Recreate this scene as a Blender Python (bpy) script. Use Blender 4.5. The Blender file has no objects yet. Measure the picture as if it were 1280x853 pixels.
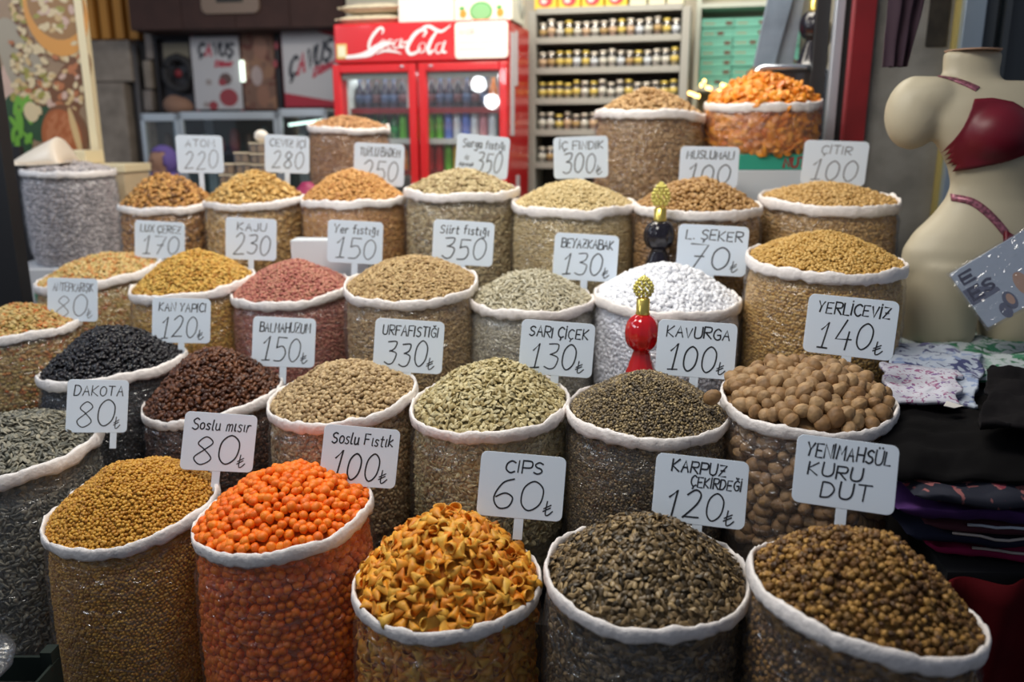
import bpy, bmesh, math, random
import numpy as np
from mathutils import Vector, Matrix, Euler, noise
from mathutils.bvhtree import BVHTree
PI = math.pi
rad = math.radians
random.seed(7)
rng = np.random.default_rng(11)
SC = bpy.context.scene
COL = SC.collection

# ------------------------------------------------------------------ camera
FPX = 1030.0
PITCH = rad(13.7)
CAM = Vector((0, 0, 1.55))
FW = Vector((0, math.cos(PITCH), -math.sin(PITCH)))
UP = Vector((0, math.sin(PITCH), math.cos(PITCH)))
cd = bpy.data.cameras.new('camera')
cam = bpy.data.objects.new('camera', cd)
COL.objects.link(cam)
cam.location = CAM
cam.rotation_euler = (PI / 2 - PITCH, 0, 0)
cd.sensor_width = 36
cd.lens = FPX / 1280 * 36
cd.clip_start = 0.05
cd.dof.use_dof = True
cd.dof.focus_distance = 2.0
cd.dof.aperture_fstop = 1.7
SC.camera = cam

# ------------------------------------------------------------------ light
w = bpy.data.worlds.new('world')
SC.world = w
w.use_nodes = True
w.node_tree.nodes['Background'].inputs[0].default_value = (0.70, 0.80, 1.0, 1)
w.node_tree.nodes['Background'].inputs[1].default_value = 0.18


def area(name, loc, target, sx, sy, power, col):
    l = bpy.data.lights.new(name, 'AREA')
    l.shape = 'RECTANGLE'
    l.size = sx
    l.size_y = sy
    l.energy = power
    l.color = col
    o = bpy.data.objects.new(name, l)
    COL.objects.link(o)
    o.location = loc
    o.rotation_euler = (Vector(target) - Vector(loc)).to_track_quat('-Z', 'Y').to_euler()
    return o


def bulb_light(name, loc, power, r, col):
    l = bpy.data.lights.new(name, 'POINT')
    l.energy = power
    l.shadow_soft_size = r
    l.color = col
    o = bpy.data.objects.new(name, l)
    COL.objects.link(o)
    o.location = loc


area('stall_lamp', (-0.4, 1.75, 3.1), (0.05, 2.75, 0.9), 1.5, 0.7, 50, (1.0, 0.95, 0.86))
area('shop_ceiling_lamp', (0.2, 4.0, 3.3), (0.1, 4.6, 1.6), 2.4, 0.6, 75, (1.0, 0.93, 0.80))
area('street_daylight', (-3.6, 2.6, 3.3), (-1.9, 5.8, 1.4), 1.5, 1.5, 42, (0.75, 0.86, 1.0))
bulb_light('stall_bulb', (-2.45, 0.95, 2.14), 10, 0.075, (0.92, 0.97, 1.0))
bulb_light('stall_bulb', (-2.20, 0.80, 2.22), 10, 0.075, (0.92, 0.97, 1.0))
bulb_light('stall_bulb', (-2.32, 0.90, 1.96), 10, 0.075, (0.92, 0.97, 1.0))

SC.view_settings.view_transform = 'Standard'
SC.view_settings.look = 'None'
SC.view_settings.exposure = 0.0
SC.view_settings.gamma = 1.0
SC.view_settings.use_curve_mapping = False


# ------------------------------------------------------------------ pixel helpers
def ray(px, py):
    return FW + Vector((1, 0, 0)) * ((px - 640) / FPX) + UP * ((426.5 - py) / FPX)


def P(px, py, d):
    return CAM + ray(px, py) * d


def elev(py):
    return PITCH + math.atan((py - 426.5) / FPX)


class Plane:
    """vertical plane through P(px,py,d), its right hand end turned towards the viewer by ang"""
    def __init__(s, px, py, d, ang):
        s.o = P(px, py, d)
        s.a = -rad(ang)
        s.u = Vector((math.cos(s.a), math.sin(s.a), 0))
        s.n = Vector((math.sin(s.a), -math.cos(s.a), 0))   # towards the viewer

    def st(s, px, py, back=0.0):
        r = ray(px, py)
        o = s.o - s.n * back
        t = (o - CAM).dot(s.n) / r.dot(s.n)
        q = CAM + r * t
        return (q - s.o).dot(s.u), q.z - s.o.z

    def depth(s, px, py):
        r = ray(px, py)
        return (s.o - CAM).dot(s.n) / r.dot(s.n)


# ------------------------------------------------------------------ materials
MATS = {}


def mat(name, col=(.8, .8, .8), rough=.6, metal=0., spec=.5, noise_amt=0., noise_scale=8., bump=0., emit=0., trans=0., coat=0., col2=None):
    if name in MATS:
        return MATS[name]
    m = bpy.data.materials.new(name)
    m.use_nodes = True
    nt = m.node_tree
    b = nt.nodes['Principled BSDF']
    b.inputs['Base Color'].default_value = (*col, 1)
    b.inputs['Roughness'].default_value = rough
    b.inputs['Metallic'].default_value = metal
    b.inputs['Specular IOR Level'].default_value = spec
    b.inputs['Coat Weight'].default_value = coat
    if trans:
        b.inputs['Transmission Weight'].default_value = trans
    if emit:
        b.inputs['Emission Color'].default_value = (*col, 1)
        b.inputs['Emission Strength'].default_value = emit
    if noise_amt or bump or col2:
        tc = nt.nodes.new('ShaderNodeTexCoord')
        n = nt.nodes.new('ShaderNodeTexNoise')
        n.inputs['Scale'].default_value = noise_scale
        n.inputs['Detail'].default_value = 5
        nt.links.new(tc.outputs['Object'], n.inputs['Vector'])
        if noise_amt or col2:
            r = nt.nodes.new('ShaderNodeValToRGB')
            r.color_ramp.elements[0].position = .35
            r.color_ramp.elements[1].position = .65
            c2 = col2 if col2 else tuple(c * (1 - noise_amt) for c in col)
            r.color_ramp.elements[0].color = (*c2, 1)
            r.color_ramp.elements[1].color = (*col, 1)
            nt.links.new(n.outputs['Fac'], r.inputs['Fac'])
            nt.links.new(r.outputs['Color'], b.inputs['Base Color'])
        if bump:
            bp = nt.nodes.new('ShaderNodeBump')
            bp.inputs['Strength'].default_value = bump
            bp.inputs['Distance'].default_value = 0.01
            nt.links.new(n.outputs['Fac'], bp.inputs['Height'])
            nt.links.new(bp.outputs['Normal'], b.inputs['Normal'])
    MATS[name] = m
    return m


def ramp_set(r, cols):
    els = r.color_ramp.elements
    while len(els) < len(cols):
        els.new(0.5)
    for i, c in enumerate(cols):
        els[i].position = i / max(1, len(cols) - 1)
        els[i].color = (*c, 1)


def grain_mat(name, cols, rough=.55, spot=0.25, scale=160.):
    """one colour per piece, picked at random from the ramp"""
    if name in MATS:
        return MATS[name]
    m = bpy.data.materials.new(name)
    m.use_nodes = True
    nt = m.node_tree
    b = nt.nodes['Principled BSDF']
    b.inputs['Roughness'].default_value = rough
    oi = nt.nodes.new('ShaderNodeObjectInfo')
    r = nt.nodes.new('ShaderNodeValToRGB')
    ramp_set(r, cols)
    nt.links.new(oi.outputs['Random'], r.inputs['Fac'])
    tc = nt.nodes.new('ShaderNodeTexCoord')
    n = nt.nodes.new('ShaderNodeTexNoise')
    n.inputs['Scale'].default_value = scale
    nt.links.new(tc.outputs['Object'], n.inputs['Vector'])
    mr = nt.nodes.new('ShaderNodeMapRange')
    mr.inputs['From Min'].default_value = .3
    mr.inputs['From Max'].default_value = .7
    mr.inputs['To Min'].default_value = 1 - spot
    mr.inputs['To Max'].default_value = 1 + spot * .4
    nt.links.new(n.outputs['Fac'], mr.inputs['Value'])
    mx = nt.nodes.new('ShaderNodeMix')
    mx.data_type = 'RGBA'
    mx.blend_type = 'MULTIPLY'
    mx.inputs['Factor'].default_value = 1
    nt.links.new(r.outputs['Color'], mx.inputs[6])
    nt.links.new(mr.outputs['Result'], mx.inputs[7])
    nt.links.new(mx.outputs[2], b.inputs['Base Color'])
    MATS[name] = m
    return m


def core_mat(name, cols, size):
    """the deeper layers of a heap: cells of the piece colours, darkened for crevice shade"""
    if name in MATS:
        return MATS[name]
    m = bpy.data.materials.new(name)
    m.use_nodes = True
    nt = m.node_tree
    b = nt.nodes['Principled BSDF']
    b.inputs['Roughness'].default_value = .8
    tc = nt.nodes.new('ShaderNodeTexCoord')
    v = nt.nodes.new('ShaderNodeTexVoronoi')
    v.inputs['Scale'].default_value = .9 / size
    nt.links.new(tc.outputs['Object'], v.inputs['Vector'])
    r = nt.nodes.new('ShaderNodeValToRGB')
    ramp_set(r, [tuple(x * .62 for x in c) for c in cols])  # shade between the pieces is put into the colour
    sx = nt.nodes.new('ShaderNodeSeparateColor')
    nt.links.new(v.outputs['Color'], sx.inputs['Color'])
    nt.links.new(sx.outputs[0], r.inputs['Fac'])
    nt.links.new(r.outputs['Color'], b.inputs['Base Color'])
    bp = nt.nodes.new('ShaderNodeBump')
    bp.inputs['Strength'].default_value = .9
    bp.inputs['Distance'].default_value = size * .5
    bp.invert = True
    nt.links.new(v.outputs['Distance'], bp.inputs['Height'])
    nt.links.new(bp.outputs['Normal'], b.inputs['Normal'])
    MATS[name] = m
    return m


def film_mat(name, tint=(.93, .93, .95), haze=.06, gloss=.10, rough=.16, bump=.6, scale=22.):
    """thin clear plastic film or glass: see-through, with a glossy sheen"""
    if name in MATS:
        return MATS[name]
    m = bpy.data.materials.new(name)
    m.use_nodes = True
    nt = m.node_tree
    nt.nodes.clear()
    out = nt.nodes.new('ShaderNodeOutputMaterial')
    tr = nt.nodes.new('ShaderNodeBsdfTransparent')
    tr.inputs[0].default_value = (*tint, 1)
    df = nt.nodes.new('ShaderNodeBsdfDiffuse')
    df.inputs[0].default_value = (.85, .87, .92, 1)
    gl = nt.nodes.new('ShaderNodeBsdfGlossy')
    gl.inputs['Roughness'].default_value = rough
    m1 = nt.nodes.new('ShaderNodeMixShader')
    m1.inputs[0].default_value = haze
    nt.links.new(tr.outputs[0], m1.inputs[1])
    nt.links.new(df.outputs[0], m1.inputs[2])
    m2 = nt.nodes.new('ShaderNodeMixShader')
    lw = nt.nodes.new('ShaderNodeLayerWeight')
    lw.inputs['Blend'].default_value = .12
    mr = nt.nodes.new('ShaderNodeMapRange')
    mr.inputs['To Min'].default_value = gloss
    mr.inputs['To Max'].default_value = .6
    nt.links.new(lw.outputs['Facing'], mr.inputs['Value'])
    mr.inputs['From Min'].default_value = .0
    mr.inputs['From Max'].default_value = 1.0
    nt.links.new(mr.outputs['Result'], m2.inputs[0])
    nt.links.new(m1.outputs[0], m2.inputs[1])
    nt.links.new(gl.outputs[0], m2.inputs[2])
    nt.links.new(m2.outputs[0], out.inputs['Surface'])
    if bump:
        tc = nt.nodes.new('ShaderNodeTexCoord')
        mp = nt.nodes.new('ShaderNodeMapping')
        mp.inputs['Scale'].default_value = (1, 1, 1.6)
        n = nt.nodes.new('ShaderNodeTexNoise')
        n.inputs['Scale'].default_value = scale
        n.inputs['Detail'].default_value = 3
        n.inputs['Distortion'].default_value = .8
        nt.links.new(tc.outputs['Object'], mp.inputs['Vector'])
        nt.links.new(mp.outputs[0], n.inputs['Vector'])
        bp = nt.nodes.new('ShaderNodeBump')
        bp.inputs['Strength'].default_value = bump
        bp.inputs['Distance'].default_value = .02
        nt.links.new(n.outputs['Fac'], bp.inputs['Height'])
        nt.links.new(bp.outputs['Normal'], gl.inputs['Normal'])
    MATS[name] = m
    return m


def patch_mat(name, base, spots, scale=20., thr=.5, rough=.8):
    """cloth printed with patches of colour"""
    if name in MATS:
        return MATS[name]
    m = bpy.data.materials.new(name)
    m.use_nodes = True
    nt = m.node_tree
    b = nt.nodes['Principled BSDF']
    b.inputs['Roughness'].default_value = rough
    tc = nt.nodes.new('ShaderNodeTexCoord')
    v = nt.nodes.new('ShaderNodeTexNoise')
    v.inputs['Scale'].default_value = scale
    v.inputs['Detail'].default_value = 2
    v.inputs['Distortion'].default_value = 1.2
    n = nt.nodes.new('ShaderNodeTexVoronoi')
    n.inputs['Scale'].default_value = scale * .8
    nt.links.new(tc.outputs['Object'], v.inputs['Vector'])
    nt.links.new(tc.outputs['Object'], n.inputs['Vector'])
    r = nt.nodes.new('ShaderNodeValToRGB')
    ramp_set(r, spots)
    r.color_ramp.interpolation = 'CONSTANT'
    sx = nt.nodes.new('ShaderNodeSeparateColor')
    nt.links.new(n.outputs['Color'], sx.inputs['Color'])
    nt.links.new(sx.outputs[0], r.inputs['Fac'])
    mr = nt.nodes.new('ShaderNodeMapRange')
    mr.inputs['From Min'].default_value = thr
    mr.inputs['From Max'].default_value = thr + .04
    nt.links.new(v.outputs['Fac'], mr.inputs['Value'])
    mx = nt.nodes.new('ShaderNodeMix')
    mx.data_type = 'RGBA'
    nt.links.new(mr.outputs['Result'], mx.inputs['Factor'])
    mx.inputs[6].default_value = (*base, 1)
    nt.links.new(r.outputs['Color'], mx.inputs[7])
    nt.links.new(mx.outputs[2], b.inputs['Base Color'])
    MATS[name] = m
    return m


# ------------------------------------------------------------------ mesh builder
class MB:
    def __init__(s):
        s.v = []
        s.f = []
        s.m = []

    def add(s, vs, fs, m=0):
        k = len(s.v)
        s.v += [tuple(q) for q in vs]
        s.f += [tuple(i + k for i in f) for f in fs]
        s.m += [m] * len(fs)
        return s

    def box(s, c, d, m=0, rot=None):
        x, y, z = (q / 2 for q in d)
        vs = [Vector((a * x, b * y, e * z)) for a in (-1, 1) for b in (-1, 1) for e in (-1, 1)]
        if rot is not None:
            R = Euler(rot).to_matrix()
            vs = [R @ q for q in vs]
        vs = [q + Vector(c) for q in vs]
        return s.add(vs, [(0, 1, 3, 2), (4, 6, 7, 5), (0, 4, 5, 1), (2, 3, 7, 6), (0, 2, 6, 4), (1, 5, 7, 3)], m)

    def bb(s, x0, x1, y0, y1, z0, z1, m=0):
        return s.box(((x0 + x1) / 2, (y0 + y1) / 2, (z0 + z1) / 2), (abs(x1 - x0), abs(y1 - y0), abs(z1 - z0)), m)

    def lathe(s, prof, n=24, c=(0, 0, 0), m=0, flute=0, amp=0.):
        vs = []
        for r, z in prof:
            for i in range(n):
                a = 2 * PI * i / n
                rr = r * (1 + (amp * math.cos(flute * a) if flute else 0))
                vs.append((c[0] + rr * math.cos(a), c[1] + rr * math.sin(a), c[2] + z))
        fs = []
        for k in range(len(prof) - 1):
            for i in range(n):
                j = (i + 1) % n
                fs.append((k * n + i, k * n + j, (k + 1) * n + j, (k + 1) * n + i))
        if prof[0][0] > 1e-5:
            fs.append(tuple(range(n - 1, -1, -1)))
        if prof[-1][0] > 1e-5:
            fs.append(tuple((len(prof) - 1) * n + i for i in range(n)))
        return s.add(vs, fs, m)

    def tube(s, pts, r, n=8, m=0, closed=False):
        pts = [Vector(q) for q in pts]
        rs = r if isinstance(r, (list, tuple)) else [r] * len(pts)
        N = len(pts)
        vs = []
        for i, q in enumerate(pts):
            if closed:
                t = pts[(i + 1) % N] - pts[i - 1]
            else:
                t = pts[min(i + 1, N - 1)] - pts[max(i - 1, 0)]
            t.normalize()
            a = Vector((0, 0, 1)) if abs(t.z) < .9 else Vector((1, 0, 0))
            e1 = t.cross(a).normalized()
            e2 = t.cross(e1).normalized()
            for k in range(n):
                th = 2 * PI * k / n
                vs.append(q + (e1 * math.cos(th) + e2 * math.sin(th)) * rs[i])
        fs = []
        for i in range(N if closed else N - 1):
            j = (i + 1) % N
            for k in range(n):
                l = (k + 1) % n
                fs.append((i * n + k, i * n + l, j * n + l, j * n + k))
        if not closed:
            fs.append(tuple(range(n - 1, -1, -1)))
            fs.append(tuple((N - 1) * n + k for k in range(n)))
        return s.add(vs, fs, m)

    def grid(s, fn, nu, nv, m=0):
        vs = [fn(i / nu, j / nv) for j in range(nv + 1) for i in range(nu + 1)]
        fs = [(j * (nu + 1) + i, j * (nu + 1) + i + 1, (j + 1) * (nu + 1) + i + 1, (j + 1) * (nu + 1) + i) for j in range(nv) for i in range(nu)]
        return s.add(vs, fs, m)

    def ell(s, c, r, nu=16, nv=10, m=0, rot=None):
        R = Euler(rot).to_matrix() if rot is not None else Matrix.Identity(3)
        vs = [Vector((0, 0, -1))]
        for j in range(1, nv):
            ph = -PI / 2 + PI * j / nv
            for i in range(nu):
                th = 2 * PI * i / nu
                vs.append(Vector((math.cos(ph) * math.cos(th), math.cos(ph) * math.sin(th), math.sin(ph))))
        vs.append(Vector((0, 0, 1)))
        out = [R @ Vector((q.x * r[0], q.y * r[1], q.z * r[2])) + Vector(c) for q in vs]
        fs = [(0, 1 + (i + 1) % nu, 1 + i) for i in range(nu)]
        for j in range(nv - 2):
            for i in range(nu):
                k = (i + 1) % nu
                fs.append((1 + j * nu + i, 1 + j * nu + k, 1 + (j + 1) * nu + k, 1 + (j + 1) * nu + i))
        t = len(vs) - 1
        fs += [(t, 1 + (nv - 2) * nu + i, 1 + (nv - 2) * nu + (i + 1) % nu) for i in range(nu)]
        return s.add(out, fs, m)

    def prism(s, poly, y0, y1, m=0):
        """polygon in x,z pushed from y0 (front) to y1"""
        n = len(poly)
        vs = [(x, y0, z) for x, z in poly] + [(x, y1, z) for x, z in poly]
        fs = [tuple(range(n)), tuple(range(2 * n - 1, n - 1, -1))]
        fs += [(i, n + i, n + (i + 1) % n, (i + 1) % n) for i in range(n)]
        return s.add(vs, fs, m)

    def flat(s, poly, y, m=0):
        return s.add([(x, y, z) for x, z in poly], [tuple(range(len(poly)))], m)

    def mesh(s, name, mats, smooth=False):
        me = bpy.data.meshes.new(name)
        me.from_pydata(s.v, [], s.f)
        for q in (mats if isinstance(mats, (list, tuple)) else [mats]):
            me.materials.append(q)
        me.polygons.foreach_set('material_index', s.m)
        if smooth:
            me.polygons.foreach_set('use_smooth', [True] * len(s.f))
        me.update()
        return me

    def obj(s, name, mats, parent=None, smooth=False, bevel=0., loc=None, rot=None):
        return link(name, s.mesh(name, mats, smooth), parent, bevel, loc, rot)


def link(name, me, parent=None, bevel=0., loc=None, rot=None):
    o = bpy.data.objects.new(name, me)
    COL.objects.link(o)
    if parent is not None:
        o.parent = parent
    if loc is not None:
        o.location = loc
    if rot is not None:
        o.rotation_euler = rot
    if bevel:
        b = o.modifiers.new('bevel', 'BEVEL')
        b.width = bevel
        b.segments = 2
        b.limit_method = 'ANGLE'
    return o


def tag(o, label, cat, group=None, kind=None):
    o['label'] = label
    o['category'] = cat
    if group:
        o['group'] = group
    if kind:
        o['kind'] = kind
    return o


def thing(name, label, cat, loc, rot=(0, 0, 0), group=None):
    o = bpy.data.objects.new(name, None)
    COL.objects.link(o)
    o.location = loc
    o.rotation_euler = rot
    return tag(o, label, cat, group)


def struct(o):
    o['kind'] = 'structure'
    return o


def copy_tree(o, parent=None):
    c = o.copy()
    COL.objects.link(c)
    if parent is not None:
        c.parent = parent
    for ch in list(o.children):
        copy_tree(ch, c)
    return c


def rrect(w, h, r, n=5, cx=0., cz=0.):
    out = []
    for qx, qz, a0 in ((1, 1, 0), (-1, 1, 90), (-1, -1, 180), (1, -1, 270)):
        for i in range(n + 1):
            a = rad(a0 + 90 * i / n)
            out.append((cx + qx * (w / 2 - r) + r * math.cos(a), cz + qz * (h / 2 - r) + r * math.sin(a)))
    return out


# ------------------------------------------------------------------ handwriting
G = {
    'A': '0,0 3,10 6,0;1,4 5,4', 'B': '0,0 0,10;~0,10 5,9.5 5,6 0,5.4;~0,5.4 6,5 6,0.5 0,0', 'C': '~6,8.5 3.5,10 .5,7.5 .3,3 3,0 6,1.2',
    'D': '0,0 0,10;~0,10 4,9.5 6,5.5 4,.8 0,0', 'E': '5.5,10 0,10 0,0 5.5,0;0,5 4.5,5', 'F': '5.5,10 0,10 0,0;0,5.3 4.5,5.3',
    'G': '~6,8.5 3.5,10 .5,7.5 .3,3 3,0 6,1 6,4.5;6,4.5 3.5,4.5', 'H': '0,0 0,10;6,0 6,10;0,5 6,5', 'I': '0,0 0,10', 'J': '~4,10 4,2 2,0 0,1.5',
    'K': '0,0 0,10;5.5,10 0,4.6 5.8,0', 'L': '0,10 0,0 5,0', 'M': '0,0 .6,10 3.5,3.5 6.4,10 7,0', 'N': '0,0 0,10 6,0 6,10', 'O': '~3,10 .3,7.5 .3,2.5 3,0 5.8,2.5 5.8,7.5 3,10',
    'P': '0,0 0,10;~0,10 5.5,9.5 5.5,5 0,4.6', 'R': '0,0 0,10;~0,10 5.5,9.5 5.3,5.5 0,5;1.5,5 6,0', 'S': '~5.8,8.8 3.3,10 .7,8 2,5.6 4.8,4.6 5.6,2 3,0 .2,1.2',
    'T': '0,10 6,10;3,10 3,0', 'U': '~0,10 0,3 1.2,.3 4.4,.2 6,3 6,10', 'V': '0,10 3,0 6,10', 'Y': '0,10 3,5 6,10;3,5 2.4,0', 'Z': '0,10 6,10 0,0 6,0;1.5,5 4.5,5', 'X': '0,10 6,0;6,10 0,0',
    'a': '~4.5,5.5 2,6.5 .2,3.5 1.5,0 4,1.2 4.6,5.5 4.6,1 5.4,0', 'c': '~4,5.5 2,6.2 .3,3 2,0 4,.8', 'e': '~.4,3 4,3.6 3.6,6 1.2,5.8 .4,2.5 2,0 4.3,.9', 'f': '~4,10 2.3,9.3 2,6 1.6,0;.2,6 4,6.2',
    'g': '~4.5,6 2,6.3 .4,4 1.6,1.6 4.3,3 4.5,6 4.2,-2 2,-3.4 .2,-2.2', 'i': '~1,6.3 .7,.6 1.6,0', 'k': '0,0 .4,10;4.2,6.2 .2,3 4.4,0', 'l': '~.6,10 .3,1.2 1.6,.2', 'm': '~0,0 .4,6 ;~.4,4.5 2,6.3 3,5 2.8,0;~2.9,4.5 4.8,6.3 6,5 6,0',
    'n': '~0,0 .4,6;~.4,4.5 2.5,6.4 4.2,5 4.2,0', 'o': '~2.3,6.2 .3,4.5 .5,1.2 2.5,0 4.5,1.6 4.4,4.8 2.3,6.2', 'p': '.5,6.2 0,-3.5;~.5,5.2 3,6.5 4.6,4 3,.6 .3,1', 'r': '~0,0 .4,6.2;~.3,3.8 1.6,6 3.4,6', 's': '~3.8,5.6 1.6,6.3 .6,4.6 3.4,2.2 2.4,.1 0,.8',
    't': '~1.6,9 1.2,1 3,.2;0,6.2 3.4,6.4', 'u': '~.2,6.2 .3,1.2 2,0 4,1.6 4.3,6.2;~4.3,6 4.4,.8 5.2,.2', 'v': '0,6 2,0 4,6.2', 'y': '~0,6 1,3 3.6,3 4.2,6 3.6,-2 1,-3.4', 'd': '~4.2,5.6 2,6.4 .2,3 2,0 4.2,2;~4.6,10 4.2,2 5,0',
    '0': '~3,10 .4,7.5 .4,2.5 2.8,0 5.6,2.5 5.8,7.5 3,10', '1': '0,7 2.6,10 2,0;.2,0 4,.2', '2': '~.5,8 3,10 5.2,8.4 4.2,5 0,0;0,0 6,.3', '3': '~.5,9.5 4.8,9.8 4.6,7 2,5.6;~2,5.6 5.6,4.6 5,1 2.5,0 .2,1', '4': '3,10 .3,3.4 6,3.6;4.4,6 4.2,0',
    '5': '5.5,10 1,10 .8,5.8;~.8,5.8 4,6.4 5.6,3.5 4,.5 .2,.4', '6': '~5,9.6 2,8 .3,3.5 2,.1 4.8,.5 5.4,3.4 3.2,5 .8,3.6', '7': '0,10 5.8,10 2,0;1.8,5 5,5.2', '8': '~3,5.4 .6,7.6 2.8,10 5.2,8 3,5.4 .2,2.4 2.6,0 5.6,2.2 3,5.4', '9': '~5,8 2.5,10 .4,7 2.5,4.8 5,8 4,0',
    '-': '0,5 3,5', '.': '0,0 .5,.5', '!': '.3,10 .2,3;.1,.6 .3,0', "'": '0,10 .3,8', '&': '~6,0 1,8 3,10 4,8 .3,2.5 2.5,0 6,4',
    '$': '~1.8,10 1.4,1.2 3,.1 5.4,3;0,4.6 4,7.4;0,2.6 4,5.4',
}
DOT = '0,0 .3,.3'


def glyph(c):
    """strokes of a character; Turkish letters are built from the plain ones"""
    base = {'Ç': 'C', 'Ş': 'S', 'Ğ': 'G', 'Ü': 'U', 'Ö': 'O', 'İ': 'I', 'ı': 'i', 'ş': 's', 'ğ': 'g', 'ö': 'o', 'ü': 'u', 'ç': 'c'}.get(c, c)
    if base not in G:
        return []
    st = []
    for part in G[base].split(';'):
        sm = part.startswith('~')
        pts = [tuple(float(q) for q in t.split(',')) for t in part.strip('~').split()]
        st.append((sm, pts))
    wd = max(p[0] for s_ in st for p in s_[1])
    if c in 'ÇŞşç':
        st.append((False, [(wd / 2, -.4), (wd / 2 + .5, -1.6), (wd / 2 - .6, -2.4)]))
    if c == 'Ğ':
        st.append((True, [(1.5, 12.6), (3, 11.4), (4.6, 12.6)]))
    if c == 'ğ':
        st.append((True, [(.8, 9), (2.4, 7.8), (4, 9)]))
    if c in 'ÜÖ':
        st += [(False, [(1.6, 11.4), (1.7, 12.1)]), (False, [(4.4, 11.4), (4.5, 12.1)])]
    if c in 'üö':
        st += [(False, [(1., 8), (1.1, 8.7)]), (False, [(3.4, 8), (3.5, 8.7)])]
    if c == 'İ':
        st.append((False, [(0, 11.8), (.2, 12.4)]))
    if c == 'i':
        st.append((False, [(1.1, 8.4), (1.2, 9)]))
    return st


def crom(pts, k=5):
    if len(pts) < 3:
        return pts
    closed = pts[0] == pts[-1]
    out = []
    n = len(pts)
    for i in range(n - 1):
        p0 = pts[i - 1] if i > 0 else (pts[-2] if closed else pts[0])
        p1, p2 = pts[i], pts[i + 1]
        p3 = pts[i + 2] if i + 2 < n else (pts[1] if closed else pts[-1])
        for j in range(k):
            t = j / k
            out.append(tuple(.5 * (2 * p1[q] + (p2[q] - p0[q]) * t + (2 * p0[q] - 5 * p1[q] + 4 * p2[q] - p3[q]) * t * t + (3 * p1[q] - p0[q] - 3 * p2[q] + p3[q]) * t ** 3) for q in (0, 1)))
    out.append(pts[-1])
    return out


def ribbon(mb, pts, wd, y, m=0, taper=True):
    """flat pen line through points of the x,z plane"""
    n = len(pts)
    vs = []
    for i in range(n):
        a = pts[max(i - 1, 0)]
        b = pts[min(i + 1, n - 1)]
        dx, dz = b[0] - a[0], b[1] - a[1]
        L = math.hypot(dx, dz) or 1
        wi = (wd[i] if isinstance(wd, (list, tuple)) else wd) / 2
        nx, nz = -dz / L * wi, dx / L * wi
        ex = 0
        if i == 0:
            ex = -wi * .7
        if i == n - 1:
            ex = wi * .7
        cx, cz = pts[i][0] + dx / L * ex, pts[i][1] + dz / L * ex
        vs += [(cx + nx, y, cz + nz), (cx - nx, y, cz - nz)]
    fs = [(2 * i, 2 * i + 1, 2 * i + 3, 2 * i + 2) for i in range(n - 1)]
    mb.add(vs, fs, m)


def write(mb, text, x0, x1, z0, z1, pen, y, m=0, rs=None, slant=.08, squeeze=True, mfun=None):
    """hand written text that fills the box x0..x1, z0..z1"""
    rs = rs or random.Random(text)
    gs = []
    x = 0
    for i, c in enumerate(text):
        if c == ' ':
            x += 4
            gs.append(None)
            continue
        st = glyph(c)
        wd = max((p[0] for s_ in st for p in s_[1]), default=2)
        gs.append((x, st))
        x += max(wd, .6) + 2.1
    tot = max(x - 2.1, 1)
    kx = (x1 - x0) / tot
    kz = (z1 - z0) / 10
    if squeeze:
        kx = min(kx, kz * 1.25)
    if kx < kz * .95 and not squeeze:
        pass
    off = x0 + ((x1 - x0) - kx * tot) / 2
    for gi, g in enumerate(gs):
        if g is None:
            continue
        gx, st = g
        dz = rs.uniform(-.5, .5) * kz
        sc = rs.uniform(.92, 1.05)
        for sm, pts in st:
            pts = [(p[0] + rs.uniform(-.18, .18), p[1] + rs.uniform(-.18, .18)) for p in pts] if not (sm and pts[0] == pts[-1]) else pts
            if sm:
                pts = crom(pts)
            q = [(off + (gx + p[0] * sc) * kx + slant * p[1] * kz, z0 + p[1] * kz * sc + dz) for p in pts]
            ribbon(mb, q, pen * rs.uniform(.85, 1.15), y + rs.uniform(0, .0002), m if mfun is None else mfun(gi))


# ------------------------------------------------------------------ pieces (nuts, seeds)
def ico(sub, fn=None):
    bm = bmesh.new()
    bmesh.ops.create_icosphere(bm, subdivisions=sub, radius=.5)
    if fn:
        for v_ in bm.verts:
            v_.co = fn(v_.co.copy())
    me = bpy.data.meshes.new('piece')
    bm.to_mesh(me)
    bm.free()
    me.polygons.foreach_set('use_smooth', [True] * len(me.polygons))
    return me


def sph(sx, sy, sz, amp=0., fr=3., seed=0, sub=2):
    def fn(c):
        k = 1 + amp * noise.noise(c * fr + Vector((seed * 7.3, seed * 3.1, 0)))
        return Vector((c.x * sx * k, c.y * sy * k, c.z * sz * k))
    return ico(sub, fn)


def seedfn(L, W, T):
    def fn(c):
        t = c.x + .5
        k = max(.12, math.sin(PI * min(1, max(0, t)) ** .75)) ** .6
        return Vector((c.x * L, c.y * W * (.55 + .6 * t), c.z * T))
    return fn


def walnut_mesh():
    def fn(c):
        d = c.normalized()
        k = 1 + .05 * noise.noise(d * 3.4) + .035 * noise.noise(d * 9) + .05 * math.exp(-(d.y / .09) ** 2)
        k *= 1 + .07 * max(0, d.z) ** 6
        return Vector((c.x * k * .98, c.y * k * .92, c.z * k * 1.12))
    return ico(4, fn)


def mulberry_mesh(seed):
    def fn(c):
        d = c.normalized()
        vv = noise.voronoi(d * 2.6 + Vector((seed, 0, 0)))[0][0]
        k = 1.30 - 1.0 * vv
        return Vector((c.x * k * .95, c.y * k * .8, c.z * k * .8))
    return ico(3, fn)


def popcorn_mesh(seed):
    def fn(c):
        d = c.normalized()
        vv = noise.voronoi(d * 1.5 + Vector((seed * 3, 1, 0)))[0][0]
        k = 1.15 - .55 * vv
        return c * k
    return ico(2, fn)


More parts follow.
